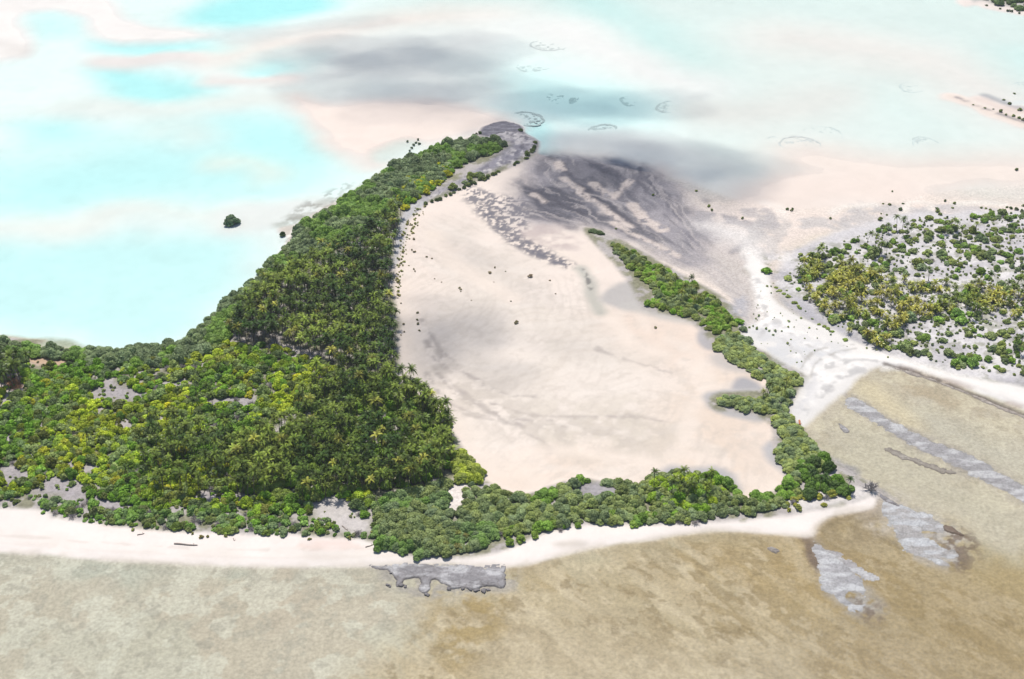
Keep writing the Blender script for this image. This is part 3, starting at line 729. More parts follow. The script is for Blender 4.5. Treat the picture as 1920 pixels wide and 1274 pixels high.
def palm_meshes(seed, hlo=9.0, hhi=12.5, lmax=2.4):
    rg = np.random.default_rng(seed)
    H = rg.uniform(hlo, hhi)
    lean = rg.uniform(0.2, lmax); la = rg.uniform(0, 6.28)
    path = [np.array([lean * (t ** 1.7) * math.cos(la), lean * (t ** 1.7) * math.sin(la), H * t - 0.3 * (t == 0)]) for t in np.linspace(0, 1, 7)]
    V, F = tube(path, [0.34, 0.22, 0.19, 0.17, 0.16, 0.15, 0.17], 6)
    trunk = mesh_from("trunk", V, F, M_BARK)
    top = path[-1]
    parts = []
    nf = int(rg.integers(15, 19))
    for i in range(nf):
        az = i * 2.39996 + rg.uniform(-.25, .25)
        u = i / nf
        up = 1.2 - 1.45 * u + rg.uniform(-.15, .15)           # young fronds stand up, old ones hang
        L = rg.uniform(3.5, 4.4) * (0.8 if u < 0.12 else 1)
        d = np.array([math.cos(az), math.sin(az), 0.0])
        side = np.array([-math.sin(az), math.cos(az), 0.0])
        p = top.copy(); ang = up
        ns = 7; step = L / ns
        V = []; Fq = []; A = []
        tone = rg.random(); dry = 1.0 if (u > 0.86 and rg.random() < .6) else rg.random() * .5
        for s in range(ns):
            dirv = d * math.cos(ang) + np.array([0, 0, 1.0]) * math.sin(ang)
            q = p + dirv * step
            nrm = np.cross(side, dirv)
            t = (s + 0.5) / ns
            w = 0.60 * math.sin(math.pi * min(1, t * 0.88 + 0.16)) ** 0.7 + 0.12
            for sg in (-1, 1):
                tipo = side * sg * w * 0.86 + dirv * step * 0.75 - nrm * (-1) * -1 * w * 0.42 * 1
                tip1 = p + tipo; tip2 = q + tipo * 0.98 - dirv * step * 0.35
                k = len(V)
                V += [p, q - dirv * step * 0.18, tip2, tip1]
                Fq.append((k, k + 1, k + 2, k + 3))
                A += [(tone, dry, 0)] * 4
            p = q
            ang -= (0.15 + 0.09 * rg.random()) * (0.6 + 0.9 * t)
        parts.append((np.array(V), np.array(Fq), np.array(A)))
    # small crown shaft and nuts so the heart is not hollow
    V, F = tube([top - (0, 0, .5), top + (0, 0, .2), top + (0, 0, .9)], [0.35, 0.4, 0.06], 6)
    parts.append((V, F, np.tile((0.35, 0.6, 0), (len(V), 1))))
    V, F, A = join(parts)
    crown = mesh_from("crown", V, F, M_PALM, {"leaf": A})
    return trunk, crown

_ico = None
def ico():
    global _ico
    if _ico is None:
        import bmesh
        bm = bmesh.new(); bmesh.ops.create_icosphere(bm, subdivisions=2, radius=1)
        _ico = (np.array([v.co for v in bm.verts]), np.array([[v.index for v in f.verts] for f in bm.faces]))
        bm.free()
    return _ico

def crown_mesh(seed, rad, hei, lumps, leaf, dens, lift=0.25, flat=0.75, lump_r=(.30, .46)):
    """rounded crown of several lumps, each a dark-cored ball of leaf sprays"""
    rg = np.random.default_rng(seed)
    Vc, Fc = ico()
    parts = []
    L = []
    for i in range(lumps):
        t = math.sqrt((i + .3) / lumps); a = i * 2.39996 + rg.uniform(-.4, .4)
        rr = rad * t * 0.80 * rg.uniform(.72, 1.18)
        lr = rad * rg.uniform(*lump_r) * (1.15 if t < .4 else .95)
        zc = hei * (lift + (1 - lift) * (1 - (t * 0.9) ** 2) * rg.uniform(.75, 1.05)) - lr * flat * .55
        L.append((np.array([rr * math.cos(a), rr * math.sin(a), max(zc, lr * .35)]), lr))
    quadsV = []; quadsA = []
    for c, lr in L:
        tone = rg.random()
        jit = 1 + 0.12 * rg.standard_normal(len(Vc))
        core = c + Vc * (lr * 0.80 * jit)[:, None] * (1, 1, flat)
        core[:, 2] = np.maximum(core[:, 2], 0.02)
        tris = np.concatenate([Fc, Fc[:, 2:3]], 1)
        quadsV.append((core, tris, np.tile((0.16 + .15 * tone, 0.2, 0), (len(core), 1))))  # low core tone paints shade into the gaps between leaf sprays
        n = max(10, int(dens * lr * lr / (leaf * leaf)))
        v = rg.standard_normal((n, 3)); v[:, 2] = np.abs(v[:, 2]) * 1.1 - 0.35; v /= np.linalg.norm(v, axis=1)[:, None]
        pos = c + v * (lr * rg.uniform(.78, 1.10, n))[:, None] * (1, 1, flat)
        nm = v + 0.55 * rg.standard_normal((n, 3)) + (0, 0, .35); nm /= np.linalg.norm(nm, axis=1)[:, None]
        u = np.cross(nm, rg.standard_normal((n, 3))); u /= np.linalg.norm(u, axis=1)[:, None]
        w = np.cross(nm, u)
        s = leaf * rg.uniform(.55, 1.15, n)[:, None]
        q = np.stack([pos - u * s * .9, pos - w * s * .6 + nm * s * .15, pos + u * s * .9, pos + w * s * .6 - nm * s * .12], 1)
        q[:, :, 2] = np.maximum(q[:, :, 2], 0.03)
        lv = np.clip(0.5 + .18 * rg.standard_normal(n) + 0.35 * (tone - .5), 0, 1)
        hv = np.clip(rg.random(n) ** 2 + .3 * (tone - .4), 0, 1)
        A = np.repeat(np.stack([lv, hv, 0 * lv], 1), 4, 0)
        quadsV.append((q.reshape(-1, 3), np.arange(n * 4).reshape(-1, 4), A))
    V, F, A = join(quadsV)
    return V, F, A, L

def broadleaf_meshes(seed, rad, hei, lumps, leaf, dens, mat, lift=0.3, flat=0.75, lr=(.30, .46)):
    V, F, A, L = crown_mesh(seed, rad, hei, lumps, leaf, dens, lift, flat, lr)
    crown = mesh_from("crown", V, F, mat, {"leaf": A})
    st = []
    for c, lr in L[:5]:
        base = np.array([c[0] * .12, c[1] * .12, -0.2])
        m1 = base * .5 + c * .5 + (0, 0, -.1 * hei)
        r0 = rad * .045
        st.append(tube([base, m1, c], [r0, r0 * .7, r0 * .35], 5))
    V, F, _ = join(st)
    return mesh_from("trunk", V, F, M_BARK), crown

def dead_meshes(seed):
    """leafless grey shrub: a fan of forking twigs"""
    rg = np.random.default_rng(seed)
    parts = []
    for i in range(26):
        a = rg.uniform(0, 6.28); t = rg.uniform(.15, 1.0); L = rg.uniform(1.6, 2.6)
        d = np.array([math.cos(a) * t, math.sin(a) * t, 1.15 - .6 * t]); d /= np.linalg.norm(d)
        b = np.array([rg.uniform(-.3, .3), rg.uniform(-.3, .3), -.1])
        m_ = b + d * L * .55
        parts.append(tube([b, m_], [.09, .06], 4))
        for k in range(5):
            e = d + rg.standard_normal(3) * .5; e[2] = abs(e[2]) * .8 + .1; e /= np.linalg.norm(e)
            m2 = m_ + e * L * .3
            parts.append(tube([m_, m2, m2 + (e + rg.standard_normal(3) * .3) * L * .28], [.06, .05, .03], 3))
    V, F, _ = join(parts)
    stem = parts[0]
    trunk = mesh_from("trunk", *tube([(0, 0, -.2), (0.05, 0, .4), (.1, .05, .9)], [.2, .16, .08], 6), M_TWIG)
    return trunk, mesh_from("crown", V, F, M_TWIG)

KIND = {}
KIND["coconut_palm"] = [palm_meshes(10 + i) for i in range(10)]
KIND["young_palm"] = [palm_meshes(20 + i, 2.6, 4.6, .7) for i in range(5)]
KIND["broadleaf_tree"] = [broadleaf_meshes(30 + i, 4.4, 4.6, 30 + 4 * i, 0.46, 34, M_LEAF, .22, .8, (.20, .36)) for i in range(8)]
KIND["shrub"] = [broadleaf_meshes(50 + i, 2.5, 2.6, 9 + 2 * i, 0.40, 30, M_LEAF, .25, .8, (.24, .44)) for i in range(9)]
KIND["dead_shrub"] = [dead_meshes(70 + i) for i in range(3)]
KIND["sand_bush"] = [broadleaf_meshes(90 + i, 1.0, 1.15, 5 + i, 0.34, 18, M_LEAF, .3, .85) for i in range(4)]

# ------------------------------------------------------------------ planting plan
PLANTS = []      # kind, x, y, scale, squash, tint, label, category, group
RNG = np.random.default_rng(7)
def mixc(a, b, t): return tuple(np.array(a) * (1 - t) + np.array(b) * t)
GREY_GREEN = (0.190, 0.260, 0.125)
OLIVE = (0.260, 0.315, 0.075)
GREEN = (0.170, 0.340, 0.026)
LIME = (0.420, 0.520, 0.030)
YELLOW = (0.66, 0.56, 0.015)
DARKGR = (0.070, 0.115, 0.035)
PALM_D = (0.040, 0.078, 0.015)
PALM_G = (0.190, 0.250, 0.040)
PALM_Y = (0.38, 0.37, 0.070)

def add(kind, x, y, s, tint, label, cat, group, sq=1.0):
    PLANTS.append((kind, float(x), float(y), float(s), sq, tuple(tint), label, cat, group))

def scatter(poly, spacing, keep=1.0, seed=0):
    """jittered hexagonal planting inside a photo outline; keep may be a function of x, y"""
    W = to_world(np.array(poly, float))
    rg = np.random.default_rng(seed)
    x0, y0 = W.min(0); x1, y1 = W.max(0)
    xs = np.arange(x0, x1, spacing); yy = np.arange(y0, y1, spacing * .87)
    X, Y = np.meshgrid(xs, yy)
    X = X + (np.arange(len(yy)) % 2)[:, None] * spacing * .5
    X = (X + rg.uniform(-.36, .36, X.shape) * spacing).ravel(); Y = (Y + rg.uniform(-.36, .36, Y.shape) * spacing).ravel()
    m = inside(X, Y, W)
    X, Y = X[m], Y[m]
    k = keep(X, Y) if callable(keep) else np.full(X.shape, keep)
    m = rg.random(X.shape) < k
    return X[m], Y[m], rg

def off(pts, dy):
    return [(x, y + dy) for x, y in pts]

# zones: lagoon-side woodland
Z_LAGOON = [(-200, 640), (0, 645), (60, 655), (180, 662), (330, 650), (400, 598), (480, 525), (545, 462), (560, 435), (640, 378), (760, 303), (790, 292), (850, 270), (930, 266), (950, 276), (928, 290), (880, 306), (845, 322),
            (826, 342), (790, 366), (755, 386), (700, 425), (640, 460), (560, 505), (500, 545), (450, 590), (430, 640), (380, 668), (300, 690), (180, 690), (100, 672), (-200, 665)]
for x, y, in zip(*scatter(Z_LAGOON, 3.7, 0.95, 1)[:2]):
    n = vnoise(x, y, 14, 401); n2 = RNG.random()
    t = mixc(GREY_GREEN, OLIVE, max(0, n - .35) * 1.3 * n2)
    if n > .62: t = mixc(t, GREEN, .6)
    add("broadleaf_tree", x, y, (.45 + .6 * RNG.random()) * (1.35 if RNG.random() < .12 else 1), np.array(t) * RNG.uniform(.8, 1.25), "grey-green rounded tree in the dense belt along the turquoise lagoon shore", "tree", "trees along the lagoon shore")
X, Y, rg = scatter([(770, 330), (850, 302), (846, 330), (795, 372), (760, 395), (740, 380)], 4.0, .8, 2)
for x, y in zip(X, Y):
    add("shrub", x, y, RNG.uniform(.8, 1.5), mixc(GREEN, YELLOW, RNG.random() ** 2 * .8), "yellow-green shrub among grey-green trees near the tip of the spit", "shrub", "yellow-green shrubs on the spit")
# palm grove
G1 = off([(432, 600), (450, 560), (500, 520), (560, 490), (640, 452), (690, 420), (752, 385), (735, 470), (733, 560), (745, 640), (745, 680), (690, 690), (640, 680), (600, 655), (520, 630), (450, 632)], 20)
def k_g1(x, y): return 0.97 - 0.0 * x
X, Y, rg = scatter(G1, 3.9, k_g1, 3)
for x, y in zip(X, Y):
    n = fbm(x, y, 22, 410, 2)
    t = mixc(PALM_D, PALM_G, np.clip(n * 2.2 - .75 + .8 * (RNG.random() - .5), 0, 1))
    if RNG.random() < .05: t = mixc(t, PALM_Y, .7)
    add("coconut_palm", x, y, RNG.uniform(.68, 1.08), np.array(t) * RNG.uniform(.6, 1.5), "dark green coconut palm in the dense grove between lagoon and pink sand flat", "palm tree", "palms of the dense northern grove")
G2 = off([(545, 740), (620, 690), (690, 690), (745, 690), (765, 715), (800, 735), (848, 795), (845, 850), (835, 880), (780, 905), (690, 915), (560, 925), (460, 920), (430, 860), (480, 800), (540, 790)], 18)
def k_g2(x, y): return np.clip(fbm(x, y, 20, 420, 2) * 2.4 - .30, .35, .97)
X, Y, rg = scatter(G2, 4.1, k_g2, 4)
for x, y in zip(X, Y):
    n = fbm(x, y, 18, 430, 2)
    t = mixc(PALM_D, PALM_G, np.clip(n * 2.2 - .5 + .5 * (RNG.random() - .5), 0, 1))
    if RNG.random() < .07: t = mixc(t, PALM_Y, .6)
    add("coconut_palm", x, y, RNG.uniform(.7, 1.1), np.array(t) * RNG.uniform(.6, 1.4), "coconut palm in the mixed grove at the south-west corner of the sand flat", "palm tree", "palms of the mixed southern grove")
X, Y, rg = scatter(G2, 4.6, .75, 5)
for x, y in zip(X, Y):
    add("broadleaf_tree", x, y, RNG.uniform(.5, .85), mixc(GREEN, OLIVE, RNG.random()), "green broadleaf tree growing between the palms of the southern grove", "tree", "broadleaf trees between the southern palms")
for px, py in [(768, 742), (776, 748), (783, 744), (790, 752), (798, 768), (806, 772), (814, 780), (820, 790), (828, 800), (836, 808), (842, 818), (848, 826), (840, 840), (850, 846), (832, 852), (808, 790), (796, 780), (784, 764), (822, 816)]:
    add("coconut_palm", *G(px, py), RNG.uniform(.95, 1.2), mixc(PALM_D, PALM_G, .3 + .6 * RNG.random()), "tall coconut palm in the rank overhanging the sand flat corner", "palm tree", "tall palms above the sand flat corner")
# sparse palms of the left-hand scrub
G3 = off([(285, 790), (440, 800), (470, 860), (470, 925), (290, 915), (270, 850)], 15)
X, Y, rg = scatter(G3, 4.6, .6, 6)
pl = list(zip(X, Y))
for px, py in [(370, 745), (392, 752), (412, 705), (436, 712), (277, 783), (312, 800), (342, 800), (372, 812), (422, 808), (165, 842), (243, 900), (282, 872), (312, 860), (400, 762), (360, 775), (330, 815), (352, 820), (388, 830), (585, 745), (598, 752), (560, 770)]:
    pl.append(G(px, py + 8))
for x, y in pl:
    add("coconut_palm", x, y, RNG.uniform(.75, 1.05), mixc(PALM_D, PALM_G, RNG.random() * .9), "coconut palm standing above the yellow-green scrub of the western island", "palm tree", "palms scattered over the western scrub")
for px, py in [(2, 712), (14, 700), (24, 722), (35, 705), (46, 698), (6, 735), (30, 690), (-12, 700), (-20, 725), (18, 735), (8, 690), (28, 712), (40, 720), (10, 722), (0, 700), (22, 700), (52, 690)]:
    x, y = G(px, py)
    add("coconut_palm", x, y, RNG.uniform(1.0, 1.35), mixc(PALM_D, PALM_G, RNG.random() * .5), "dark coconut palm in the clump beside bare sand at the far left edge", "palm tree", "palm clump at the left edge")
# scrub of the western island
Z_SCRUB = [(-200, 660), (60, 680), (180, 688), (300, 682), (380, 660), (425, 640), (440, 645), (520, 655), (600, 680), (640, 705), (620, 725), (545, 770), (480, 830), (440, 880), (470, 940), (600, 950), (700, 930), (720, 960), (690, 985), (600, 965),
           (480, 970), (300, 960), (150, 930), (0, 925), (-200, 915)]
BARE = [to_world(np.array(p, float)) for p in [[(165, 735), (200, 725), (270, 738), (280, 752), (220, 757), (180, 750)], [(385, 748), (470, 750), (465, 768), (400, 765)], [(55, 670), (150, 672), (145, 688), (60, 690)], [(8, 702), (52, 702), (48, 738), (10, 740)],
        [(0, 885), (40, 880), (60, 905), (20, 915)], [(80, 895), (150, 905), (140, 935), (60, 930)], [(365, 930), (400, 928), (410, 945), (370, 945)], [(440, 928), (470, 930), (468, 948), (440, 945)], [(585, 945), (630, 935), (690, 985), (690, 1002), (640, 1000), (600, 975)],
        [(1045, 925), (1090, 908), (1170, 918), (1170, 930), (1100, 936)], [(835, 915), (852, 897), (876, 918), (868, 945), (850, 972), (836, 950)]]]
def not_bare(x, y):
    x = np.asarray(x, float); y = np.asarray(y, float)
    m = np.ones(np.shape(x))
    x, y = x + 9 * (fbm(x, y, 9, 433, 3) - .5), y + 9 * (fbm(x, y, 9, 437, 3) - .5)
    for W in BARE:
        m = np.where(inside(np.asarray(x), np.asarray(y), W), 0.06, m)
    return m
def k_scrub(x, y): return not_bare(x, y) * np.clip(.72 + (fbm(x, y, 18, 440, 2) - .42) * 2.0, .25, .98)
X, Y, rg = scatter(Z_SCRUB, 3.2, k_scrub, 7)
for x, y in zip(X, Y):
    n = .35 * fbm(x, y, 12, 455, 2) + .65 * fbm(x, y, 40, 450, 2); r = RNG.random()
    pyapp = y
    if r < .045:
        add("dead_shrub", x, y, RNG.uniform(.8, 1.3), (.2, .18, .17), "leafless grey shrub among the green scrub of the western island", "shrub", "leafless grey shrubs in the western scrub"); continue
    t = mixc(GREEN, LIME, np.clip((n - .44) * 5.0 + .35 + .6 * (RNG.random() - .5), 0, 1))
    if r > .965: t = mixc(t, YELLOW, RNG.uniform(.25, .6))
    elif r > .70: t = mixc(t, GREY_GREEN, .7)
    elif r > .62: t = mixc(t, (0.17, 0.14, 0.05), .6)
    s = .5 + .95 * RNG.random() ** 1.3 + (.4 if RNG.random() < .08 else 0)
    add("shrub", x, y, s, np.array(t) * RNG.uniform(.55, 1.2), "yellow-green rounded shrub in the dense scrub of the western island", "shrub", "shrubs of the western scrub")
X, Y, rg = scatter(Z_SCRUB, 11, .5, 8)
for x, y in zip(X, Y):
    if not_bare(x, y) < .5: continue
    add("broadleaf_tree", x, y, RNG.uniform(.5, .8), mixc(GREEN, DARKGR, RNG.random() * .6), "dark green broadleaf tree rising out of the western scrub", "tree", "trees rising out of the western scrub")
X, Y, rg = scatter(Z_SCRUB, 2.8, .22, 80)
for x, y in zip(X, Y):
    add("sand_bush", x, y, RNG.uniform(.6, 1.4), mixc((0.25, 0.24, 0.12), GREEN, RNG.random()), "low green bush in the clearings of the western scrub", "bush", "low bushes of the western clearings")
# row of shrubs at the top of the beach
Z_FRONT = [(-200, 915), (0, 925), (150, 940), (300, 960), (480, 970), (600, 975), (700, 985), (705, 1012), (600, 1006), (480, 1004), (330, 997), (220, 990), (120, 972), (40, 958), (0, 950), (-200, 940)]
X, Y, rg = scatter(Z_FRONT, 3.1, lambda x, y: not_bare(x, y) * np.clip(.75 + (fbm(x, y, 12, 460, 2) - .45) * 2, .3, .95), 9)
for x, y in zip(X, Y):
    r = RNG.random()
    if r < .08:
        add("dead_shrub", x, y, RNG.uniform(.7, 1.1), (.2, .18, .17), "leafless grey shrub in the row behind the white beach", "shrub", "leafless grey shrubs behind the beach"); continue
    t = mixc(GREY_GREEN, GREEN, RNG.random()); t = mixc(t, (0.16, 0.15, 0.04), .5 if r > .75 else 0)
    add("shrub", x, y, .4 + .8 * RNG.random() ** 1.4, np.array(t) * RNG.uniform(.8, 1.3), "green shrub in the front row bordering the white ocean beach", "shrub", "shrubs bordering the ocean beach")
# trees on the point above the rock shelf
Z_POINT = [(705, 950), (760, 925), (840, 905), (838, 950), (850, 985), (920, 960), (930, 985), (920, 1030), (870, 1040), (780, 1048), (715, 1030), (700, 985)]
X, Y, rg = scatter(Z_POINT, 3.4, .92, 10)
for x, y in zip(X, Y):
    n = vnoise(x, y, 12, 470)
    add("broadleaf_tree", x, y, .38 + .6 * RNG.random(), mixc(GREY_GREEN, OLIVE if n > .5 else GREEN, RNG.random() * .7), "grey-green tree on the wooded point above the grey rock shelf", "tree", "trees on the wooded point")
X, Y, rg = scatter([(760, 1000), (900, 990), (900, 1035), (800, 1045)], 6, .6, 11)
for x, y in zip(X, Y):
    add("shrub", x, y, RNG.uniform(.8, 1.2), mixc(OLIVE, (0.17, 0.13, 0.05), RNG.random()), "brownish olive shrub on the wooded point above the rock shelf", "shrub", "brownish shrubs on the wooded point")
Z_COVE = [(850, 850), (870, 855), (900, 892), (905, 905), (880, 905), (852, 905)]
X, Y, rg = scatter(Z_COVE, 3.6, 1, 12)
for x, y in zip(X, Y):
    add("broadleaf_tree", x, y, RNG.uniform(.7, .95), mixc(OLIVE, LIME, RNG.random() * .8), "bright rounded tree at the edge of the sand flat beside the southern palms", "tree", "bright trees at the sand flat corner")
# southern rim
Z_SOUTH = [(862, 920), (890, 912), (930, 918), (965, 935), (1000, 930), (1090, 902), (1110, 897), (1190, 912), (1230, 897), (1300, 890), (1370, 910), (1395, 940), (1450, 932), (1478, 900), (1500, 905), (1500, 940), (1450, 962), (1330, 975),
           (1200, 985), (1100, 985), (1000, 1000), (930, 1010), (925, 980), (860, 975)]
X, Y, rg = scatter(Z_SOUTH, 3.5, lambda x, y: not_bare(x, y) * .93, 13)
for x, y in zip(X, Y):
    n = vnoise(x, y, 16, 480)
    t = mixc(GREY_GREEN, OLIVE, RNG.random() * .8)
    if n > .6: t = mixc(t, GREEN, .7)
    add("broadleaf_tree", x, y, .34 + .55 * RNG.random() ** 1.2, np.array(t) * RNG.uniform(.8, 1.35), "grey-green tree on the narrow southern rim between beach and sand flat", "tree", "trees of the southern rim")
X, Y, rg = scatter([(1230, 900), (1340, 893), (1360, 930), (1330, 972), (1240, 970), (1210, 920)], 4.5, .6, 14)
for x, y in zip(X, Y):
    add("broadleaf_tree", x, y, RNG.uniform(.6, .9), mixc(GREEN, LIME, RNG.random()), "bright green tree around the small palm group on the southern rim", "tree", "bright trees of the southern rim")
for px, py in [(1262, 918), (1270, 930), (1282, 920), (1296, 925), (1306, 935), (1318, 930), (1332, 925), (1288, 940), (1258, 935), (1276, 945), (1322, 945), (1225, 920)]:
    add("coconut_palm", *G(px, py), RNG.uniform(.7, .95), mixc(PALM_D, PALM_G, RNG.random()), "coconut palm in the small group on the southern rim", "palm tree", "palms of the southern rim")
Z_SROW = [(930, 1005), (1000, 985), (1100, 970), (1300, 970), (1330, 985), (1100, 990), (1000, 1012), (935, 1035)]
X, Y, rg = scatter(Z_SROW, 4.0, .6, 15)
for x, y in zip(X, Y):
    r = RNG.random()
    if r < .25: add("dead_shrub", x, y, RNG.uniform(.7, 1.1), (.2, .18, .17), "leafless grey shrub at the beach side of the southern rim", "shrub", "leafless shrubs of the southern rim")
    else: add("shrub", x, y, RNG.uniform(.7, 1.25), mixc(OLIVE, GREEN, RNG.random()), "olive shrub at the beach side of the southern rim", "shrub", "shrubs on the beach side of the southern rim")
# eastern corner
Z_ECOR = [(1500, 870), (1545, 862), (1560, 900), (1605, 905), (1605, 925), (1560, 935), (1500, 935)]
X, Y, rg = scatter(Z_ECOR, 5.0, .95, 16)
for x, y in zip(X, Y):
    add("broadleaf_tree", x, y, RNG.uniform(.65, .95), mixc(DARKGR, GREEN, RNG.random() * .8), "dark green tree in the cluster at the eastern corner of the rim", "tree", "dark trees of the eastern corner")
for px, py in [(1520, 905), (1535, 925), (1588, 925), (1545, 915)]:
    add("coconut_palm", *G(px, py), .7, PALM_D, "coconut palm among the dark trees of the eastern corner", "palm tree", "palms of the eastern corner")
X, Y, rg = scatter([(1480, 935), (1600, 930), (1625, 925), (1560, 952), (1470, 968)], 3.6, .5, 17)
for x, y in zip(X, Y):
    r = RNG.random()
    if r < .5: add("dead_shrub", x, y, RNG.uniform(.6, 1.1), (.2, .18, .17), "leafless grey shrub on white sand at the eastern corner", "shrub", "leafless shrubs of the eastern corner")
    else: add("shrub", x, y, RNG.uniform(.5, 1.0), mixc(OLIVE, YELLOW, RNG.random() * .4), "olive shrub on white sand at the eastern corner", "shrub", "shrubs of the eastern corner")
# eastern rim
Z_E1 = [(1450, 790), (1480, 778), (1500, 808), (1545, 860), (1545, 885), (1500, 905), (1478, 890), (1452, 852), (1466, 832)]
Z_E2 = [(1342, 752), (1365, 750), (1420, 750), (1446, 728), (1405, 697), (1365, 674), (1336, 650), (1352, 634), (1392, 636), (1405, 656), (1440, 685), (1500, 708), (1500, 716), (1482, 745), (1476, 775), (1455, 785), (1440, 775), (1400, 774), (1350, 764)]
Z_E3 = [(1142, 456), (1160, 464), (1230, 501), (1320, 550), (1362, 588), (1386, 625), (1380, 637), (1352, 638), (1332, 622), (1290, 598), (1235, 582), (1212, 574), (1234, 562), (1208, 530), (1178, 504), (1150, 474)]
for poly, sp, sd_, lab, grp in [(Z_E1, 3.1, 18, "grey-green tree on the eastern rim beside the brown reef flat", "trees of the eastern rim by the reef flat"),
                                (Z_E2, 3.2, 19, "grey-green tree on the eastern rim beside the white sand saddle", "trees of the eastern rim by the sand saddle")]:
    X, Y, rg = scatter(poly, sp, lambda x, y: np.clip(.95 + (fbm(x, y, 14, 700, 2) - .36) * 3, .5, .98), sd_)
    for x, y in zip(X, Y):
        add("broadleaf_tree", x, y, RNG.uniform(.42, .78), np.array(mixc(GREY_GREEN, OLIVE, RNG.random())) * RNG.uniform(.9, 1.4), lab, "tree", grp, .8)  # tints lifted: some distance haze is put into the leaf colour
X, Y, rg = scatter(Z_E3, 3.1, lambda x, y: np.clip(.9 + (fbm(x, y, 12, 705, 2) - .38) * 3, .5, .96), 20)
for x, y in zip(X, Y):
    n = vnoise(x, y, 15, 490)
    t = mixc(OLIVE, GREEN, RNG.random()) if n > .4 else mixc(GREY_GREEN, OLIVE, RNG.random())
    add("broadleaf_tree", x, y, RNG.uniform(.36, .7), np.array(t) * RNG.uniform(.85, 1.35), "olive green tree on the long wooded bar between sand flat and grey mud", "tree", "trees of the north-eastern bar")  # leaf tint lightened here too, standing in for haze
for px, py in [(1238, 522), (1245, 530), (1296, 555), (1306, 562), (1312, 570), (1286, 566), (1278, 575), (1300, 578), (1265, 545), (1430, 748), (1436, 752), (1470, 742), (1464, 750)]:
    add("coconut_palm", *G(px, py), RNG.uniform(.65, .9), mixc(PALM_D, PALM_Y, RNG.random() * .5), "coconut palm among the trees of the eastern rim", "palm tree", "palms of the eastern rim")
# right-hand island
G6 = [(1490, 520), (1500, 500), (1540, 485), (1580, 500), (1650, 520), (1720, 540), (1800, 535), (1860, 545), (1930, 545), (2050, 560), (2050, 600), (1900, 600), (1850, 590), (1760, 600), (1740, 600), (1700, 605), (1650, 660), (1610, 632), (1560, 620), (1540, 590)]
def k_g6(x, y): return np.clip((fbm(x, y, 12, 500, 2) - .34) * 4.0, .08, .85)
X, Y, rg = scatter(G6, 3.9, k_g6, 21)
for x, y in zip(X, Y):
    t = mixc(PALM_G, PALM_Y, np.clip(fbm(x, y, 20, 510, 2) * 2.0 - .45 + .8 * (RNG.random() - .5), 0, 1))
    add("young_palm", x, y, RNG.uniform(.7, 1.1), t, "yellowish low palm of the right-hand island", "palm tree", "yellowish palms of the right-hand island")
for px, py in [(1540, 490), (1530, 492), (1520, 500), (1680, 435), (1690, 440), (1700, 450), (1665, 440), (1640, 470), (1650, 480), (1635, 485), (1625, 460), (1780, 432), (1790, 438), (1770, 440), (1828, 440), (1885, 430), (1800, 455), (1895, 570),
               (1905, 575), (1885, 575), (1910, 560), (1900, 555), (1880, 560), (1830, 590), (1840, 600), (1795, 585), (1820, 600), (1910, 665), (1900, 660), (1650, 478), (1660, 490), (1670, 560), (1740, 530), (1850, 545), (1570, 575), (1580, 580), (1605, 560), (1700, 445)]:
    add("coconut_palm", *G(px, py), RNG.uniform(.75, 1.0), mixc(PALM_D, PALM_G, RNG.random()), "tall dark green coconut palm on the right-hand island", "palm tree", "tall dark palms of the right-hand island")
Z_ISL = [(1470, 520), (1500, 480), (1580, 455), (1650, 430), (1720, 412), (1800, 412), (1930, 400), (2150, 400), (2150, 760), (1930, 712), (1800, 695), (1720, 672), (1640, 652), (1560, 610), (1500, 560)]
def k_isl(x, y): return np.clip(.28 + (fbm(x, y, 12, 520, 2) - .5) * 1.6, .10, .6)
X, Y, rg = scatter(Z_ISL, 4.2, k_isl, 22)
for x, y in zip(X, Y):
    r = RNG.random()
    if r < .07:
        add("dead_shrub", x, y, RNG.uniform(.6, 1.0), (.2, .18, .17), "leafless grey shrub on the pale sand of the right-hand island", "shrub", "leafless shrubs of the right-hand island"); continue
    t = mixc(OLIVE, GREY_GREEN, RNG.random()); t = mixc(t, GREEN, .6 if r > .7 else 0)
    add("shrub", x, y, RNG.uniform(.55, 1.25) * (1.4 if RNG.random() < .18 else 1), np.array(t) * RNG.uniform(.8, 1.4), "green shrub scattered on the pale sand of the right-hand island", "shrub", "shrubs of the right-hand island")
X, Y, rg = scatter(Z_ISL, 2.9, .30, 23)
for x, y in zip(X, Y):
    add("sand_bush", x, y, RNG.uniform(.5, 1.3), mixc(OLIVE, GREY_GREEN, RNG.random()), "low green bush dotted over the right-hand island", "bush", "low bushes of the right-hand island")
Z_SAD = [(1400, 620), (1440, 500), (1480, 545), (1560, 612), (1660, 665), (1750, 695), (1680, 680), (1560, 650), (1500, 690), (1440, 660)]
X, Y, rg = scatter(Z_SAD, 3.2, .15, 24)
for x, y in zip(X, Y):
    add("sand_bush", x, y, .3 + .8 * RNG.random() ** 2, np.array(mixc(OLIVE, GREY_GREEN, RNG.random())) * 1.3, "low green bush on the white sand saddle", "bush", "low bushes on the white saddle")
for i, (px, py) in enumerate([(1455, 540), (1462, 546), (1470, 552), (1478, 558), (1490, 570), (1496, 576), (1500, 580), (1535, 610), (1545, 614), (1552, 618), (1560, 624), (1585, 640)]):
    add("shrub", *G(px, py), RNG.uniform(.5, .75), mixc(GREEN, OLIVE, RNG.random()), "low green shrub in the line along the edge of the white saddle", "shrub", "line of shrubs on the white saddle", .6)
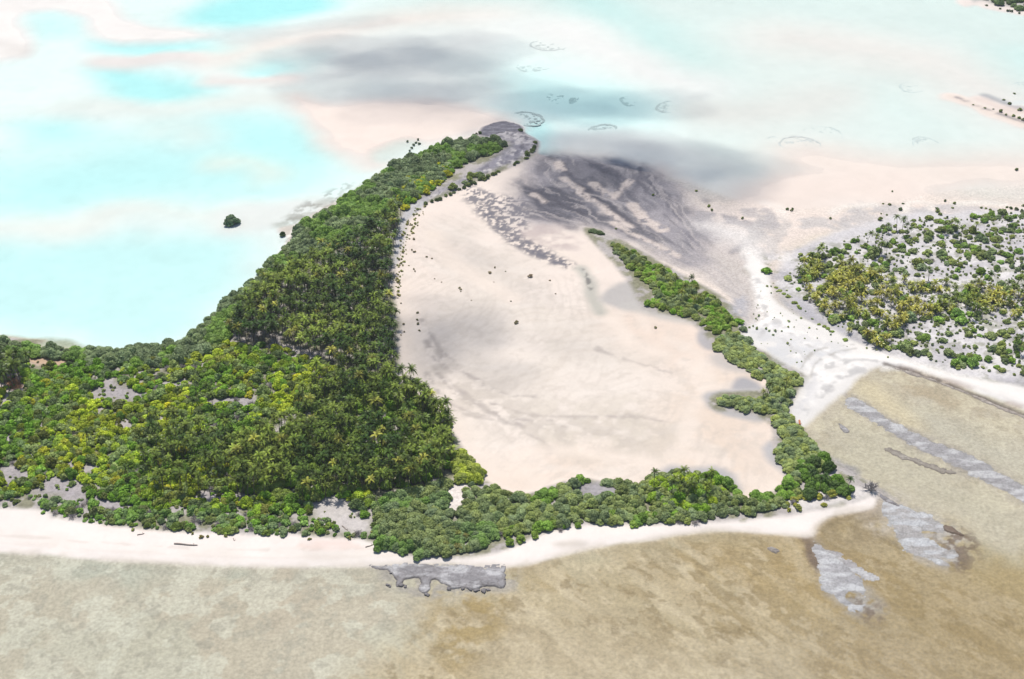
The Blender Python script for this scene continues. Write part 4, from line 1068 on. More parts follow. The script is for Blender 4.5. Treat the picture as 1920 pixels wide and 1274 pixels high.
for px, py, s, t, lab in [(1437, 512, 1.4, GREEN, "round green shrub alone on pale sand west of the right-hand island"), (1383, 608, 1.3, GREEN, "upright green shrub standing off the end of the wooded bar"),
                          (1394, 622, 1.1, GREY_GREEN, "small round shrub nearest the end of the wooded bar"), (1402, 644, 1.5, GREY_GREEN, "grey-green round shrub between wooded rim and white saddle")]:
    add("shrub", *G(px, py), s, t, lab, "shrub", None)
for px, py, s in [(1633, 922, 1.5)]:
    add("dead_shrub", *G(px, py), 1.9, (.2, .18, .17), "big leafless grey bush at the east end of the beach", "shrub", None)
add("broadleaf_tree", *G(435, 420), 1.3, mixc(GREY_GREEN, (0.10, .18, .10), .5), "lone round tree standing in the shallow turquoise lagoon", "tree", None)
add("broadleaf_tree", *G(205, 795), .72, YELLOW, "bright yellow rounded tree in the middle of the western scrub", "tree", None)
add("broadleaf_tree", *G(530, 442), .5, DARKGR, "small dark tree at the end of the sandy lagoon spit", "tree", None)
add("broadleaf_tree", *G(545, 465), .5, DARKGR, "dark tree at the sandy notch in the lagoon shore", "tree", None)
add("broadleaf_tree", *G(1112, 437), .75, DARKGR, "flat dark tree at the north-west tip of the wooded bar", "tree", None, .6)
add("broadleaf_tree", *G(1125, 441), .65, DARKGR, "dark tree second from the tip of the wooded bar", "tree", None, .6)
add("broadleaf_tree", *G(976, 247), .5, DARKGR, "small dark tree on the grey rubble islet at the tip", "tree", None)
# grey-green front of the spit: bushes on rubble
X, Y, rg = scatter([(860, 345), (900, 325), (920, 330), (880, 350), (840, 362)], 5, .6, 25)
for x, y in zip(X, Y):
    add("shrub", x, y, RNG.uniform(.8, 1.4), mixc(GREY_GREEN, OLIVE, RNG.random()), "grey-green shrub on the grey rubble of the spit", "shrub", "shrubs on the spit rubble")
for px, py in [(1003, 270), (1000, 278), (997, 286), (990, 292), (985, 298), (968, 308), (962, 312), (935, 324), (930, 327), (925, 328), (918, 332), (912, 335), (905, 338), (898, 340), (890, 344), (884, 346), (876, 350), (868, 354), (860, 358), (853, 362), (846, 366), (838, 369), (828, 374), (818, 378), (810, 380), (800, 384)]:
    for k in range(2 if px > 985 else 1):
        x, y = G(px + RNG.uniform(-3, 3), py + RNG.uniform(-1, 2))
        add("shrub", x, y, RNG.uniform(.55, .9), mixc(DARKGR, OLIVE, RNG.random() * .5), "dark shrub in the line along the inner shore of the spit", "shrub", "line of dark shrubs along the spit")
for px, py in [(775, 272), (780, 268), (784, 263), (772, 278), (768, 283), (764, 266), (786, 270), (893, 254), (888, 255), (900, 253)]:
    add("sand_bush", *G(px, py), RNG.uniform(1.0, 1.8), DARKGR, "small dark bush on the lagoon shore of the spit", "bush", "dark bushes on the lagoon shore")
# saltbush fringe on the west edge of the sand flat
Z_FR = [(775, 390), (800, 388), (795, 410), (770, 445), (758, 500), (748, 560), (742, 570), (738, 530), (748, 470), (756, 430)]
X, Y, rg = scatter(Z_FR, 2.6, .55, 26)
for x, y in zip(X, Y):
    add("sand_bush", x, y, .4 + .9 * RNG.random() ** 1.5, mixc((0.36, 0.33, 0.12), OLIVE, RNG.random()), "olive bush in the loose fringe between palm grove and sand flat", "bush", "olive bushes fringing the palm grove")
for px, py, s in [(783, 588, 1.1), (782, 601, 1.1), (784, 609, 1.2), (786, 621, 1.1), (757, 610, 1), (758, 624, .8), (752, 630, .8), (776, 450, 1.3), (772, 470, 1), (776, 474, 1.1), (779, 473, .9), (800, 483, 1), (810, 486, .9), (767, 499, .8), (776, 506, .9), (778, 510, .9),
                  (919, 513, 1.6), (928, 503, 1), (995, 520, 2.0), (1031, 527, 1), (862, 541, 1.1), (864, 544, 1.2), (864, 548, .7), (828, 530, .7), (815, 524, .6), (948, 510, .6), (926, 530, .5), (1229, 616, 1.3), (968, 607, 1.8), (958, 566, .7),
                  (884, 564, .6), (1042, 552, .7), (749, 555, 1), (752, 570, .8)]:
    add("sand_bush", *G(px, py), s * .8, mixc((0.22, 0.22, 0.10), (0.32, 0.25, 0.16), RNG.random()), "small brown-green bush dotted on the pink sand flat", "bush", "bushes dotted over the sand flat")
for px, py, s in [(1225, 367, 1.2), (1306, 359, 1.2), (1329, 388, 1.4), (1334, 395, 1.3), (1392, 411, 1.2), (1155, 430, 1.0), (1476, 394, 1.2), (1484, 396, 1.2), (1486, 393, .9), (1557, 411, 1.0), (1673, 360, .9), (1656, 383, 1), (1668, 385, 1.4), (1688, 395, 1.6), (1693, 383, 1), (1772, 378, 1.2),
                  (1790, 383, 1.4), (1786, 391, 1.1), (1650, 415, 1.8), (1663, 405, 1), (1652, 402, .8), (1757, 393, 1.6), (1758, 400, 1.8), (1762, 406, 1.6), (1775, 412, 1.2), (1840, 392, 1.2), (1848, 393, 1.2), (1856, 396, 1.3), (1862, 400, 1.2), (1888, 390, 1.3), (1895, 393, 1.3), (1905, 396, 1.5), (1915, 400, 1.6),
                  (1906, 320, 1.6), (1918, 388, 1.2)]:
    add("sand_bush", *G(px, py), s, mixc(DARKGR, OLIVE, RNG.random() * .8), "small dark bush on the wet sand north of the right-hand island", "bush", "bushes on the wet northern sand")
for px, py, s in [(1882, 188, 1.4), (1893, 196, 1.8), (1912, 208, 2.2), (1902, 176, 1.2), (1847, 204, 1.2), (1876, 211, 1.8), (1886, 217, 1.2), (1900, 219, 1.8), (1910, 223, 2.0), (1919, 227, 2.0), (1825, 198, .9), (1862, 206, .9)]:
    add("sand_bush", *G(px, py), s, mixc(DARKGR, OLIVE, RNG.random() * .6), "small dark bush on the narrow sandbar at the right edge", "bush", "bushes on the far sandbar")
# distant island
X, Y, rg = scatter([(1835, -5), (1850, 6), (1890, 16), (1935, 24), (2100, 50), (2100, -80), (1800, -80)], 8.5, .9, 27)
for x, y in zip(X, Y):
    add("broadleaf_tree", x, y, RNG.uniform(.8, 1.25), mixc(GREY_GREEN, GREEN, RNG.random() * .5), "hazy grey-green tree on the distant island beyond the lagoon", "tree", "trees of the distant island")
for px, py in [(1889, 22), (1893, 22), (1897, 23), (1850, 12), (1875, 18), (1911, 26)]:
    add("sand_bush", *G(px, py), 1.5, DARKGR, "tiny dark bush on the beach of the distant island", "bush", "bushes on the distant beach")
# little bushes at the top of the beach
for px, py in [(378, 1011), (390, 1010), (424, 1009), (250, 997), (362, 1004), (580, 1015), (655, 1013), (698, 1003)]:
    add("sand_bush", *G(px, py), RNG.uniform(.8, 1.3), mixc(OLIVE, (0.25, .2, .05), RNG.random()), "little yellowish bush standing out on the upper beach", "bush", "little bushes on the upper beach")

# where in its group a plant stands, so that its label singles it out
LANDMARKS = {
    "shrubs of the western scrub": [((80, 700), "by the orange soil patch"), ((20, 780), "at the left edge"), ((220, 745), "by the upper clearing"), ((430, 765), "by the middle clearing"), ((205, 800), "round the yellow tree"),
        ((80, 905), "by the lower left clearing"), ((250, 940), "by the lower middle clearing"), ((620, 970), "by the white gap"), ((480, 700), "under the northern grove"), ((560, 740), "between the two palm groves"), ((330, 860), "among scattered palms"), ((120, 850), "in the left middle"), ((450, 950), "behind the beach row")],
    "palms of the mixed southern grove": [((760, 800), "east of its middle"), ((620, 800), "west of its middle"), ((690, 890), "between middle and beach"), ((520, 920), "at its beach-side western corner"), ((700, 760), "north of its middle"), ((835, 800), "at the sand flat edge"), ((790, 745), "at its north-east tip"), ((650, 725), "at its northern side"), ((600, 930), "on its beach side"), ((750, 920), "by the wooded point"), ((470, 880), "on its western side"), ((550, 830), "in its western half"), ((700, 830), "in its middle"), ((820, 880), "by the bright corner trees")],
    "palms of the dense northern grove": [((470, 640), "at its south-west corner"), ((600, 670), "on its southern side"), ((735, 680), "at its south-east corner"), ((735, 540), "at the sand flat edge"), ((600, 560), "in its middle"), ((720, 430), "at its northern tip"), ((480, 560), "on the lagoon side")],
    "trees of the southern rim": [((880, 925), "beside the white sand gap"), ((960, 960), "near the wooded point"), ((1060, 930), "beside the grey clearing"), ((1200, 940), "west of the small palms"), ((1300, 945), "round the small palms"), ((1400, 950), "south of the grey shore"), ((1480, 920), "at its eastern end"), ((1100, 975), "along its beach side")],
    "trees on the wooded point": [((720, 1020), "above the shelf's left end"), ((790, 1040), "above the shelf's middle"), ((900, 1030), "above the shelf's right end"), ((760, 940), "behind the point"), ((840, 970), "beside the white sand gap"), ((715, 970), "on its left side")],
    "trees along the lagoon shore": [((30, 655), "at its left end"), ((180, 670), "behind the orange soil"), ((330, 660), "round the left bay"), ((430, 610), "beside the palm grove"), ((550, 460), "by the sandy notch"), ((700, 360), "on the middle of the spit"), ((900, 290), "at the tip of the spit")],
    "palms scattered over the western scrub": [((275, 785), "left of the middle clearing"), ((380, 750), "at the middle clearing"), ((425, 705), "under the northern grove"), ((165, 845), "alone on the left"), ((240, 900), "near the beach"), ((350, 820), "in the middle clump"), ((420, 880), "next to the southern grove"), ((300, 870), "in the lower clump"), ((590, 750), "between the two groves")],
    "leafless grey shrubs in the western scrub": [((80, 700), "by the orange soil patch"), ((20, 780), "at the left edge"), ((220, 745), "by the upper clearing"), ((430, 765), "by the middle clearing"), ((80, 905), "by the lower left clearing"), ((250, 940), "by the lower middle clearing"), ((620, 970), "by the white gap"), ((480, 700), "under the northern grove"), ((330, 860), "among scattered palms"), ((450, 950), "behind the beach row")],
    "leafless shrubs of the right-hand island": [((1510, 500), "at its western point"), ((1560, 590), "above the white saddle"), ((1700, 480), "in its north"), ((1850, 440), "on its north-east shore"), ((1650, 650), "on its southern shore"), ((1800, 680), "beside the right-hand beach"), ((1880, 620), "by the right edge"), ((1740, 590), "in its middle")],
    "leafless grey shrubs behind the beach": [((20, 940), "at its left end"), ((120, 965), "left of the long log"), ((230, 985), "above the left stick"), ((350, 995), "above the long log"), ((480, 1000), "right of the long log"), ((600, 1000), "by the white gap"), ((690, 1000), "next to the wooded point")],
    "trees of the eastern rim by the reef flat": [((1470, 800), "at its upper end"), ((1500, 840), "in its middle"), ((1480, 875), "beside the sand flat"), ((1525, 870), "by the dark corner trees")],
    "trees of the eastern rim by the sand saddle": [((1350, 757), "at the western tip"), ((1410, 762), "on the western arm"), ((1360, 660), "at the upper end"), ((1420, 690), "in the upper half"), ((1495, 710), "at the eastern bulge"), ((1465, 755), "in the lower half")],
    "yellowish palms of the right-hand island": [((1500, 520), "at its western point"), ((1540, 500), "behind its western point"), ((1540, 560), "above the shrub line"), ((1570, 605), "above the white saddle"), ((1600, 540), "left of its middle"), ((1650, 560), "in its middle"), ((1610, 625), "at its south-west side"), ((1660, 640), "at its southern side"), ((1700, 600), "south of its middle"), ((1720, 560), "just right of its middle"), ((1780, 560), "east of its middle"), ((1830, 580), "among tall dark palms"), ((1890, 570), "by the right edge")],
    "tall dark palms of the right-hand island": [((1530, 495), "at its western point"), ((1645, 470), "on its north-west side"), ((1685, 440), "on its northern shore"), ((1790, 440), "on its north-east shore"), ((1895, 565), "in the right edge clump"), ((1830, 595), "in its south-east"), ((1580, 575), "above the white saddle")],
    "shrubs of the right-hand island": [((1510, 480), "at its western point"), ((1560, 590), "above the white saddle"), ((1700, 480), "in its north"), ((1850, 440), "on its north-east shore"), ((1650, 650), "on its southern shore"), ((1800, 680), "beside the right-hand beach"), ((1880, 620), "by the right edge"), ((1740, 590), "in its middle")],
    "low bushes of the right-hand island": [((1510, 500), "at its western point"), ((1560, 590), "above the white saddle"), ((1700, 480), "in its north"), ((1850, 440), "on its north-east shore"), ((1650, 650), "on its southern shore"), ((1800, 680), "beside the right-hand beach"), ((1880, 620), "by the right edge"), ((1740, 590), "in its middle")],
    "shrubs bordering the ocean beach": [((20, 940), "at its left end"), ((120, 965), "left of the long log"), ((230, 985), "above the left stick"), ((350, 995), "above the long log"), ((480, 1000), "right of the long log"), ((600, 1000), "by the white gap"), ((690, 1000), "next to the wooded point")],
    "low bushes of the western clearings": [((80, 700), "by the orange soil patch"), ((220, 745), "by the upper clearing"), ((430, 765), "by the middle clearing"), ((80, 905), "at the lower left"), ((300, 900), "in the middle"), ((620, 970), "by the white gap"), ((500, 700), "under the northern grove")],
    "broadleaf trees between the southern palms": [((835, 830), "at the sand flat edge"), ((650, 725), "on the northern side"), ((600, 930), "on the beach side"), ((760, 920), "by the wooded point"), ((470, 880), "on the western side"), ((680, 830), "in the middle")],
    "trees of the north-eastern bar": [((1160, 470), "at its narrow tip"), ((1240, 530), "in its upper half"), ((1300, 575), "round its few palms"), ((1370, 620), "at its broad end")],
    "bushes dotted over the sand flat": [((760, 600), "beside the palm grove"), ((785, 480), "by the olive fringe"), ((860, 545), "left of the middle"), ((960, 515), "in the north"), ((1100, 610), "right of the middle")],
    "olive bushes fringing the palm grove": [((785, 395), "at its top"), ((765, 440), "in its upper half"), ((752, 510), "in its lower half"), ((745, 560), "at its lower end")],
    "bushes on the wet northern sand": [((1230, 365), "on the shaded mud"), ((1340, 395), "east of the mud fan"), ((1480, 395), "in the middle"), ((1660, 395), "by the island's north shore"), ((1770, 395), "on the curved sandbanks"), ((1880, 395), "by the right edge")],
    "line of dark shrubs along the spit": [((1000, 280), "at the tip"), ((930, 325), "in its outer half"), ((860, 358), "in its middle"), ((810, 380), "at its inner end")],
}
_sizes = {}
for p in PLANTS:
    if p[8]: _sizes.setdefault(p[8], []).append(p[3])
_lim = {g: (np.quantile(v, .16), np.quantile(v, .84)) for g, v in _sizes.items()}
for i, p in enumerate(PLANTS):
    kind, x, y, s_, sq, tint, label, cat, group = p
    if group not in LANDMARKS:
        continue
    d = y * CD + CAM_H * SD
    u = x / d * FPX + 960; v = 637 - ((y * SD - CAM_H * CD) / d) * FPX
    where = min(LANDMARKS[group], key=lambda m: (m[0][0] - u) ** 2 + ((m[0][1] - v) * 1.6) ** 2)[1]
    lo, hi = _lim[group]
    size = "small " if s_ <= lo else "large " if s_ >= hi else ""
    hue = ""
    if kind == "coconut_palm" and "dark" not in label and tint[0] > .26: hue = "yellowing "
    if kind == "coconut_palm" and label.startswith("dark green") and tint[0] > .22: label = "yellowing" + label[10:]
    if group == "shrubs of the western scrub":
        label = ("bright yellow" if tint[0] > .33 and tint[0] > tint[1] * .95 else "grey-green" if tint[2] > .06 else "olive brown" if tint[0] > tint[1] * .82 else "lime green" if tint[0] > .22 else "mid-green") + " shrub in the western scrub"
    short = {"palms of the mixed southern grove": "coconut palm of the southern grove", "palms of the dense northern grove": label.split(" in the dense")[0] + " of the dense northern grove", "trees of the southern rim": "grey-green tree of the narrow southern rim",
             "trees on the wooded point": "grey-green tree on the wooded point", "trees along the lagoon shore": "grey-green rounded tree of the lagoon belt", "broadleaf trees between the southern palms": "green broadleaf tree between the southern palms",
             "bushes on the wet northern sand": "small dark bush on the wet northern sand", "olive bushes fringing the palm grove": "olive bush of the fringe beside the palm grove", "bushes dotted over the sand flat": "brown-green bush on the pink sand flat",
             "trees of the north-eastern bar": "olive green tree on the long wooded bar", "line of dark shrubs along the spit": "dark shrub of the line along the spit", "low bushes of the western clearings": "low green bush of the western scrub",
             "palms scattered over the western scrub": "coconut palm above the western scrub", "leafless grey shrubs in the western scrub": "leafless grey shrub of the western scrub", "leafless shrubs of the right-hand island": "leafless grey shrub of the right-hand island", "leafless grey shrubs behind the beach": "leafless grey shrub of the beach row", "shrubs bordering the ocean beach": "green shrub of the row bordering the ocean beach"}.get(group, label)
    PLANTS[i] = (kind, x, y, s_, sq, tint, (size + hue + short + ", " + where).replace("small small", "small"), cat, group)

# heights, then sizes as they show
PX = np.array([p[1] for p in PLANTS]); PY = np.array([p[2] for p in PLANTS])
PZ = np.maximum(fields(PX, PY, True), -0.3) - 0.05
def in_view(x, y, m=60):
    d = y * CD + CAM_H * SD
    u = x / d * FPX + 960
    v = 637 - ((y * SD - CAM_H * CD) / d) * FPX
    return -m < u < 1920 + m and -m < v < 1274 + m
KIND_SIZE = {"coconut_palm": 10, "young_palm": 8, "broadleaf_tree": 7, "shrub": 4, "dead_shrub": 3.5, "sand_bush": 1.8}
by_kind = {}
for i, p in enumerate(PLANTS):
    dist = math.sqrt(p[1] ** 2 + p[2] ** 2 + CAM_H ** 2)
    by_kind.setdefault(p[0], []).append((-(KIND_SIZE[p[0]] * p[3] / dist) * (1 if in_view(p[1], p[2], 0) else .01) - (10 if p[8] is None else 0), i))
IND_MAX = 295
first_parts = {}
def make_plant(i):
    kind, x, y, s, sq, tint, label, cat, group = PLANTS[i]
    rg = random.Random(i)
    tm, cm = KIND[kind][rg.randrange(len(KIND[kind]))]
    root = bpy.data.objects.new(kind, None)
    COL.objects.link(root)
    root.empty_display_size = 1
    root.location = (x, y, PZ[i])
    root.rotation_euler = (0, 0, rg.uniform(0, 6.283))
    ax = rg.uniform(.82, 1.22)
    root.scale = (s * ax, s / ax, s * sq * rg.uniform(.7, 1.35))
    tag(root, label, cat, group)
    t = bpy.data.objects.new("trunk", tm); COL.objects.link(t); t.parent = root
    c = bpy.data.objects.new("crown", cm); COL.objects.link(c); c.parent = root
    c["tint"] = [float(v) for v in tint]
    return root, t, c

REST = {}
for kind, lst in by_kind.items():
    lst.sort()
    for k, (_, i) in enumerate(lst):
        if k < IND_MAX:
            _, t, c = make_plant(i)
            first_parts.setdefault(kind, {}).setdefault(c.data.name, (t, c))
        else:
            REST.setdefault(kind, []).append(i)

# the rest of each kind: one object of stuff, geometry nodes over planted points
def stuff_plants(kind, name, label, cat):
    idx = REST.get(kind)
    if not idx:
        return
    rg = np.random.default_rng(len(idx))
    n = len(idx)
    me = bpy.data.meshes.new(name)
    me.vertices.add(n)
    co = np.array([(PLANTS[i][1], PLANTS[i][2], PZ[i]) for i in idx], np.float32)
    me.vertices.foreach_set("co", co.ravel())
    at = me.attributes.new("tint", 'FLOAT_COLOR', 'POINT')
    at.data.foreach_set("color", np.array([(*PLANTS[i][5], 1) for i in idx], np.float32).ravel())
    at = me.attributes.new("spin", 'FLOAT_VECTOR', 'POINT')
    at.data.foreach_set("vector", np.stack([np.zeros(n), np.zeros(n), rg.uniform(0, 6.283, n)], 1).astype(np.float32).ravel())
    at = me.attributes.new("size", 'FLOAT_VECTOR', 'POINT')
    s = np.array([PLANTS[i][3] for i in idx]); q = np.array([PLANTS[i][4] for i in idx]) * rg.uniform(.7, 1.35, n); ax = rg.uniform(.82, 1.22, n)
    at.data.foreach_set("vector", np.stack([s * ax, s / ax, s * q], 1).astype(np.float32).ravel())
    at = me.attributes.new("variant", 'INT', 'POINT')
    at.data.foreach_set("value", rg.integers(0, 1000, n).astype(np.int32))
    me.update()
    o = put(name, me)
    tag(o, label, cat, kind="stuff")
    ng = bpy.data.node_groups.new(name, 'GeometryNodeTree')
    ng.interface.new_socket("Geometry", in_out='INPUT', socket_type='NodeSocketGeometry')
    ng.interface.new_socket("Geometry", in_out='OUTPUT', socket_type='NodeSocketGeometry')
    gi = ng.nodes.new("NodeGroupInput"); go = ng.nodes.new("NodeGroupOutput")
    jall = ng.nodes.new("GeometryNodeJoinGeometry")
    for t, c in first_parts[kind].values():
        j = ng.nodes.new("GeometryNodeJoinGeometry")
        for ob in (t, c):
            oi = ng.nodes.new("GeometryNodeObjectInfo"); oi.transform_space = 'ORIGINAL'
            oi.inputs["Object"].default_value = ob
            ng.links.new(oi.outputs["Geometry"], j.inputs[0])
        g2i = ng.nodes.new("GeometryNodeGeometryToInstance")
        ng.links.new(j.outputs[0], g2i.inputs[0]); ng.links.new(g2i.outputs[0], jall.inputs[0])
    iop = ng.nodes.new("GeometryNodeInstanceOnPoints")
    iop.inputs["Pick Instance"].default_value = True
    def attr(nm, ty):
        a = ng.nodes.new("GeometryNodeInputNamedAttribute"); a.data_type = ty; a.inputs["Name"].default_value = nm
        return a.outputs["Attribute"]
    e2r = ng.nodes.new("FunctionNodeEulerToRotation")
    ng.links.new(attr("spin", 'FLOAT_VECTOR'), e2r.inputs[0])
    ng.links.new(gi.outputs[0], iop.inputs["Points"]); ng.links.new(jall.outputs[0], iop.inputs["Instance"])
    ng.links.new(attr("variant", 'INT'), iop.inputs["Instance Index"])
    ng.links.new(e2r.outputs[0], iop.inputs["Rotation"]); ng.links.new(attr("size", 'FLOAT_VECTOR'), iop.inputs["Scale"])
    ng.links.new(iop.outputs[0], go.inputs[0])
    md = o.modifiers.new("planting", 'NODES'); md.node_group = ng

stuff_plants("coconut_palm", "palm_grove", "dark green mass of coconut palms filling the grove by the lagoon", "palm grove")
stuff_plants("young_palm", "young_palms", "yellowish young palms filling the right-hand island", "palm trees")
stuff_plants("broadleaf_tree", "woodland", "grey-green woodland covering the lagoon shore and the rims", "woodland")
stuff_plants("shrub", "scrubland", "yellow-green scrub covering the western island and dotting the right one", "scrub")
stuff_plants("dead_shrub", "dead_scrub", "leafless grey scrub between the green shrubs", "scrub")
stuff_plants("sand_bush", "low_bushes", "low olive bushes dotted over pale sand", "bushes")
print("PLANTS", {k: len(v) for k, v in by_kind.items()})

# ------------------------------------------------------------------ rock shelves and coral rings: low relief over the bed
def shelf_material(name):
    m, nt, out = new_mat(name)
    at = N(nt, "Attribute", attribute_name="Col")
    geo = N(nt, "NewGeometry")
    n1 = N(nt, "TexNoise"); n1.inputs["Scale"].default_value = 0.9; n1.inputs["Detail"].default_value = 6; n1.inputs["Roughness"].default_value = 0.7
    nt.links.new(geo.outputs["Position"], n1.inputs["Vector"])
    v = math_node(nt, 'MULTIPLY_ADD', n1.outputs["Fac"], 1.2, 0.4)
    mul = N(nt, "VectorMath", operation='SCALE'); nt.links.new(at.outputs["Color"], mul.inputs[0]); nt.links.new(v, mul.inputs["Scale"])
    bs = N(nt, "BsdfPrincipled"); bs.inputs["Roughness"].default_value = 0.9; bs.inputs["Specular IOR Level"].default_value = 0.2
    bump = N(nt, "Bump"); bump.inputs["Strength"].default_value = 0.7; bump.inputs["Distance"].default_value = 0.3
    nt.links.new(n1.outputs["Fac"], bump.inputs["Height"]); nt.links.new(bump.outputs[0], bs.inputs["Normal"])
    nt.links.new(mul.outputs[0], bs.inputs["Base Color"]); nt.links.new(bs.outputs[0], out.inputs[0])
    return m
M_SHELF = shelf_material("shelf_rock")

def relief(name, x0, x1, y0, y1, cell, fn, label, cat, group=None):
    """keep the cells of a fine grid where fn(x, y) -> (mask, height, colour) is positive"""
    xs = np.arange(x0, x1 + cell, cell); ys_ = np.arange(y0, y1 + cell, cell)
    X, Y = np.meshgrid(xs, ys_); nr_, nc_ = X.shape
    x, y = X.ravel(), Y.ravel()
    m, h, c = fn(x, y)
    i_ = np.arange(x.size).reshape(nr_, nc_)
    q = np.stack([i_[:-1, :-1].ravel(), i_[:-1, 1:].ravel(), i_[1:, 1:].ravel(), i_[1:, :-1].ravel()], 1)
    q = q[(m[q] > 0).any(1)]
    if len(q) == 0:
        return None
    used, inv = np.unique(q.ravel(), return_inverse=True)
    cx, cy = x[used].mean(), y[used].mean()
    V = np.stack([x[used] - cx, y[used] - cy, h[used]], 1)
    me = mesh_from(name, V, inv.reshape(-1, 4), M_SHELF, {"Col": c[used]})
    return tag(put(name, me, loc=(cx, cy, 0)), label, cat, group)

def cracks(x, y, sc, seed):
    """0 on joints between slabs, 1 inside them"""
    rg = np.random.default_rng(seed)
    gx, gy = np.floor(x / sc).astype(int), np.floor(y / sc).astype(int)
    best = np.full(x.shape, 9e9); sec = np.full(x.shape, 9e9); idb = np.zeros(x.shape)
    tab = rg.random((64, 64, 3))
    for dx in (-1, 0, 1):
        for dy in (-1, 0, 1):
            t = tab[(gx + dx) % 64, (gy + dy) % 64]
            d = np.hypot((gx + dx + t[:, 0]) * sc - x, (gy + dy + t[:, 1]) * sc - y)
            nb = d < best
            sec = np.where(nb, best, np.minimum(sec, d)); idb = np.where(nb, t[:, 2], idb); best = np.minimum(best, d)
    return smooth((sec - best) / (0.09 * sc)), idb

def rock_shelf(pts, label, h=0.4, base=-0.25, col=(168, 165, 170), pale=(205, 204, 208), rim=(150, 142, 136), hole=None, seed=1, cell=0.55, edge=2.2, slab=5.0, group="grey rock shelves on the reef flat", soft=False):
    W = to_world(curve_pts(pts, True, 4))
    pad = 4
    hw = None if hole is None else (G(hole[0], hole[1]), hole[2])
    def fn(x, y):
        sd = poly_sd(x, y, W) + (3.0 * (fbm(x, y, 2.4, seed + 6, 3) - .5) - .5 if soft else 0) + edge * 2 * (fbm(x, y, 7, seed, 5) - .5) + min(4.2, 2.6 * edge) * (fbm(x, y, 3.6, seed + 5, 4) - .5)
        if hw is not None:
            sd = np.minimum(sd, np.hypot(x - hw[0][0], (y - hw[0][1])) - hw[1] + 1.5 * (vnoise(x, y, 3, seed) - .5))
        ck, idb = cracks(x + 2 * vnoise(x, y, 5, seed + 1), y + 2 * vnoise(x, y, 5, seed + 2), slab, seed)
        body = smooth((sd + .3) / 2.2) if soft else smooth(sd / 0.45)
        drop = .04 if soft else .25
        near = np.exp(-np.maximum(sd, 0) / 3.5)
        hh = base - drop + body * (h * (0.45 + .35 * idb + .45 * fbm(x, y, 4, seed + 3, 4)) * (1 - (.25 + .6 * near) * (1 - ck)) + drop)
        t = np.clip(fbm(x * .6, y * 1.6, 5, seed + 7, 6) * 5.0 - 2.1, 0, 1)[:, None]
        c = alb(col) * (1 - t) + alb(pale) * t
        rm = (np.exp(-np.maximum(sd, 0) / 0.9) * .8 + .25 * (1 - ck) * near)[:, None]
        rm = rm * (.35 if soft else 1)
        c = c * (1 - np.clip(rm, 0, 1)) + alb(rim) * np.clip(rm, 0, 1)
        c = c * (0.80 + .4 * fbm(x, y, 2.2, seed + 9, 3) - .22 * (1 - ck))[:, None]
        return sd + (.0 if soft else .4), hh, c
    return relief("rock_shelf", W[:, 0].min() - pad, W[:, 0].max() + pad, W[:, 1].min() - pad, W[:, 1].max() + pad, cell, fn, label, "rock", group)

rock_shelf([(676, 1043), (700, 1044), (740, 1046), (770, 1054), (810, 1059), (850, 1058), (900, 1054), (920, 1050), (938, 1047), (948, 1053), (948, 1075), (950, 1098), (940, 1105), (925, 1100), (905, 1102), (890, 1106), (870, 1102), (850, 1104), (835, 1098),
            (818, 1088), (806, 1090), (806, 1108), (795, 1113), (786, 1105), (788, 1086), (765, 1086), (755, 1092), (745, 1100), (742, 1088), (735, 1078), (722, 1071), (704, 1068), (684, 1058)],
           "long grey rock shelf at the foot of the wooded point", h=.8, col=(160, 158, 162), pale=(208, 208, 212), rim=(118, 112, 110), seed=3, edge=.85, cell=.42, slab=4.5)  # dark rim paints the shade of an undercut edge into the rock colour
rock_shelf([(1528, 1008), (1548, 1030), (1575, 1045), (1600, 1068), (1615, 1088), (1620, 1110), (1632, 1138), (1612, 1146), (1585, 1136), (1555, 1112), (1536, 1090), (1533, 1062), (1526, 1036), (1518, 1012)],
           "pale grey rock tongue with a small round pool near its end", h=.20, col=(186, 185, 189), pale=(218, 219, 223), rim=(168, 158, 148), hole=(1605, 1121, 5.0), seed=11, soft=True)
rock_shelf([(1548, 1030), (1572, 1036), (1600, 1055), (1640, 1076), (1650, 1083), (1636, 1089), (1602, 1076), (1572, 1056)], "narrow grey rock finger beside the tongue with the pool", h=.18, col=(190, 187, 190), pale=(216, 216, 220), rim=(168, 158, 148), seed=17, edge=1.4, soft=True)
rock_shelf([(1640, 928), (1665, 936), (1700, 950), (1745, 968), (1775, 985), (1765, 998), (1735, 1000), (1760, 1020), (1795, 1036), (1790, 1048), (1765, 1046), (1785, 1060), (1765, 1062), (1738, 1048), (1700, 1032), (1682, 1010), (1672, 985), (1650, 962), (1638, 940)],
           "broad pale rubble shelf running out from the eastern end of the beach", h=.18, col=(188, 185, 185), pale=(216, 218, 223), rim=(168, 158, 148), seed=23, edge=2.6, soft=True)
rock_shelf([(1770, 985), (1790, 990), (1812, 1003), (1800, 1006), (1778, 998)], "thin dark rock ledge just off the broad rubble shelf", h=.45, col=(140, 124, 112), pale=(160, 150, 142), rim=(98, 82, 70), seed=27, edge=1.2)
rock_shelf([(1580, 742), (1612, 748), (1645, 772), (1700, 803), (1760, 830), (1820, 852), (1880, 885), (1925, 913), (2000, 955), (2060, 985), (2060, 1015), (1990, 975), (1920, 940), (1850, 905), (1825, 890), (1790, 872), (1740, 850), (1700, 830), (1660, 806), (1620, 780), (1588, 760)],
           "long pale grey rubble bank crossing the eastern reef flat", h=.20, col=(178, 176, 179), pale=(216, 216, 219), rim=(168, 158, 148), seed=31, edge=1.6, soft=True)
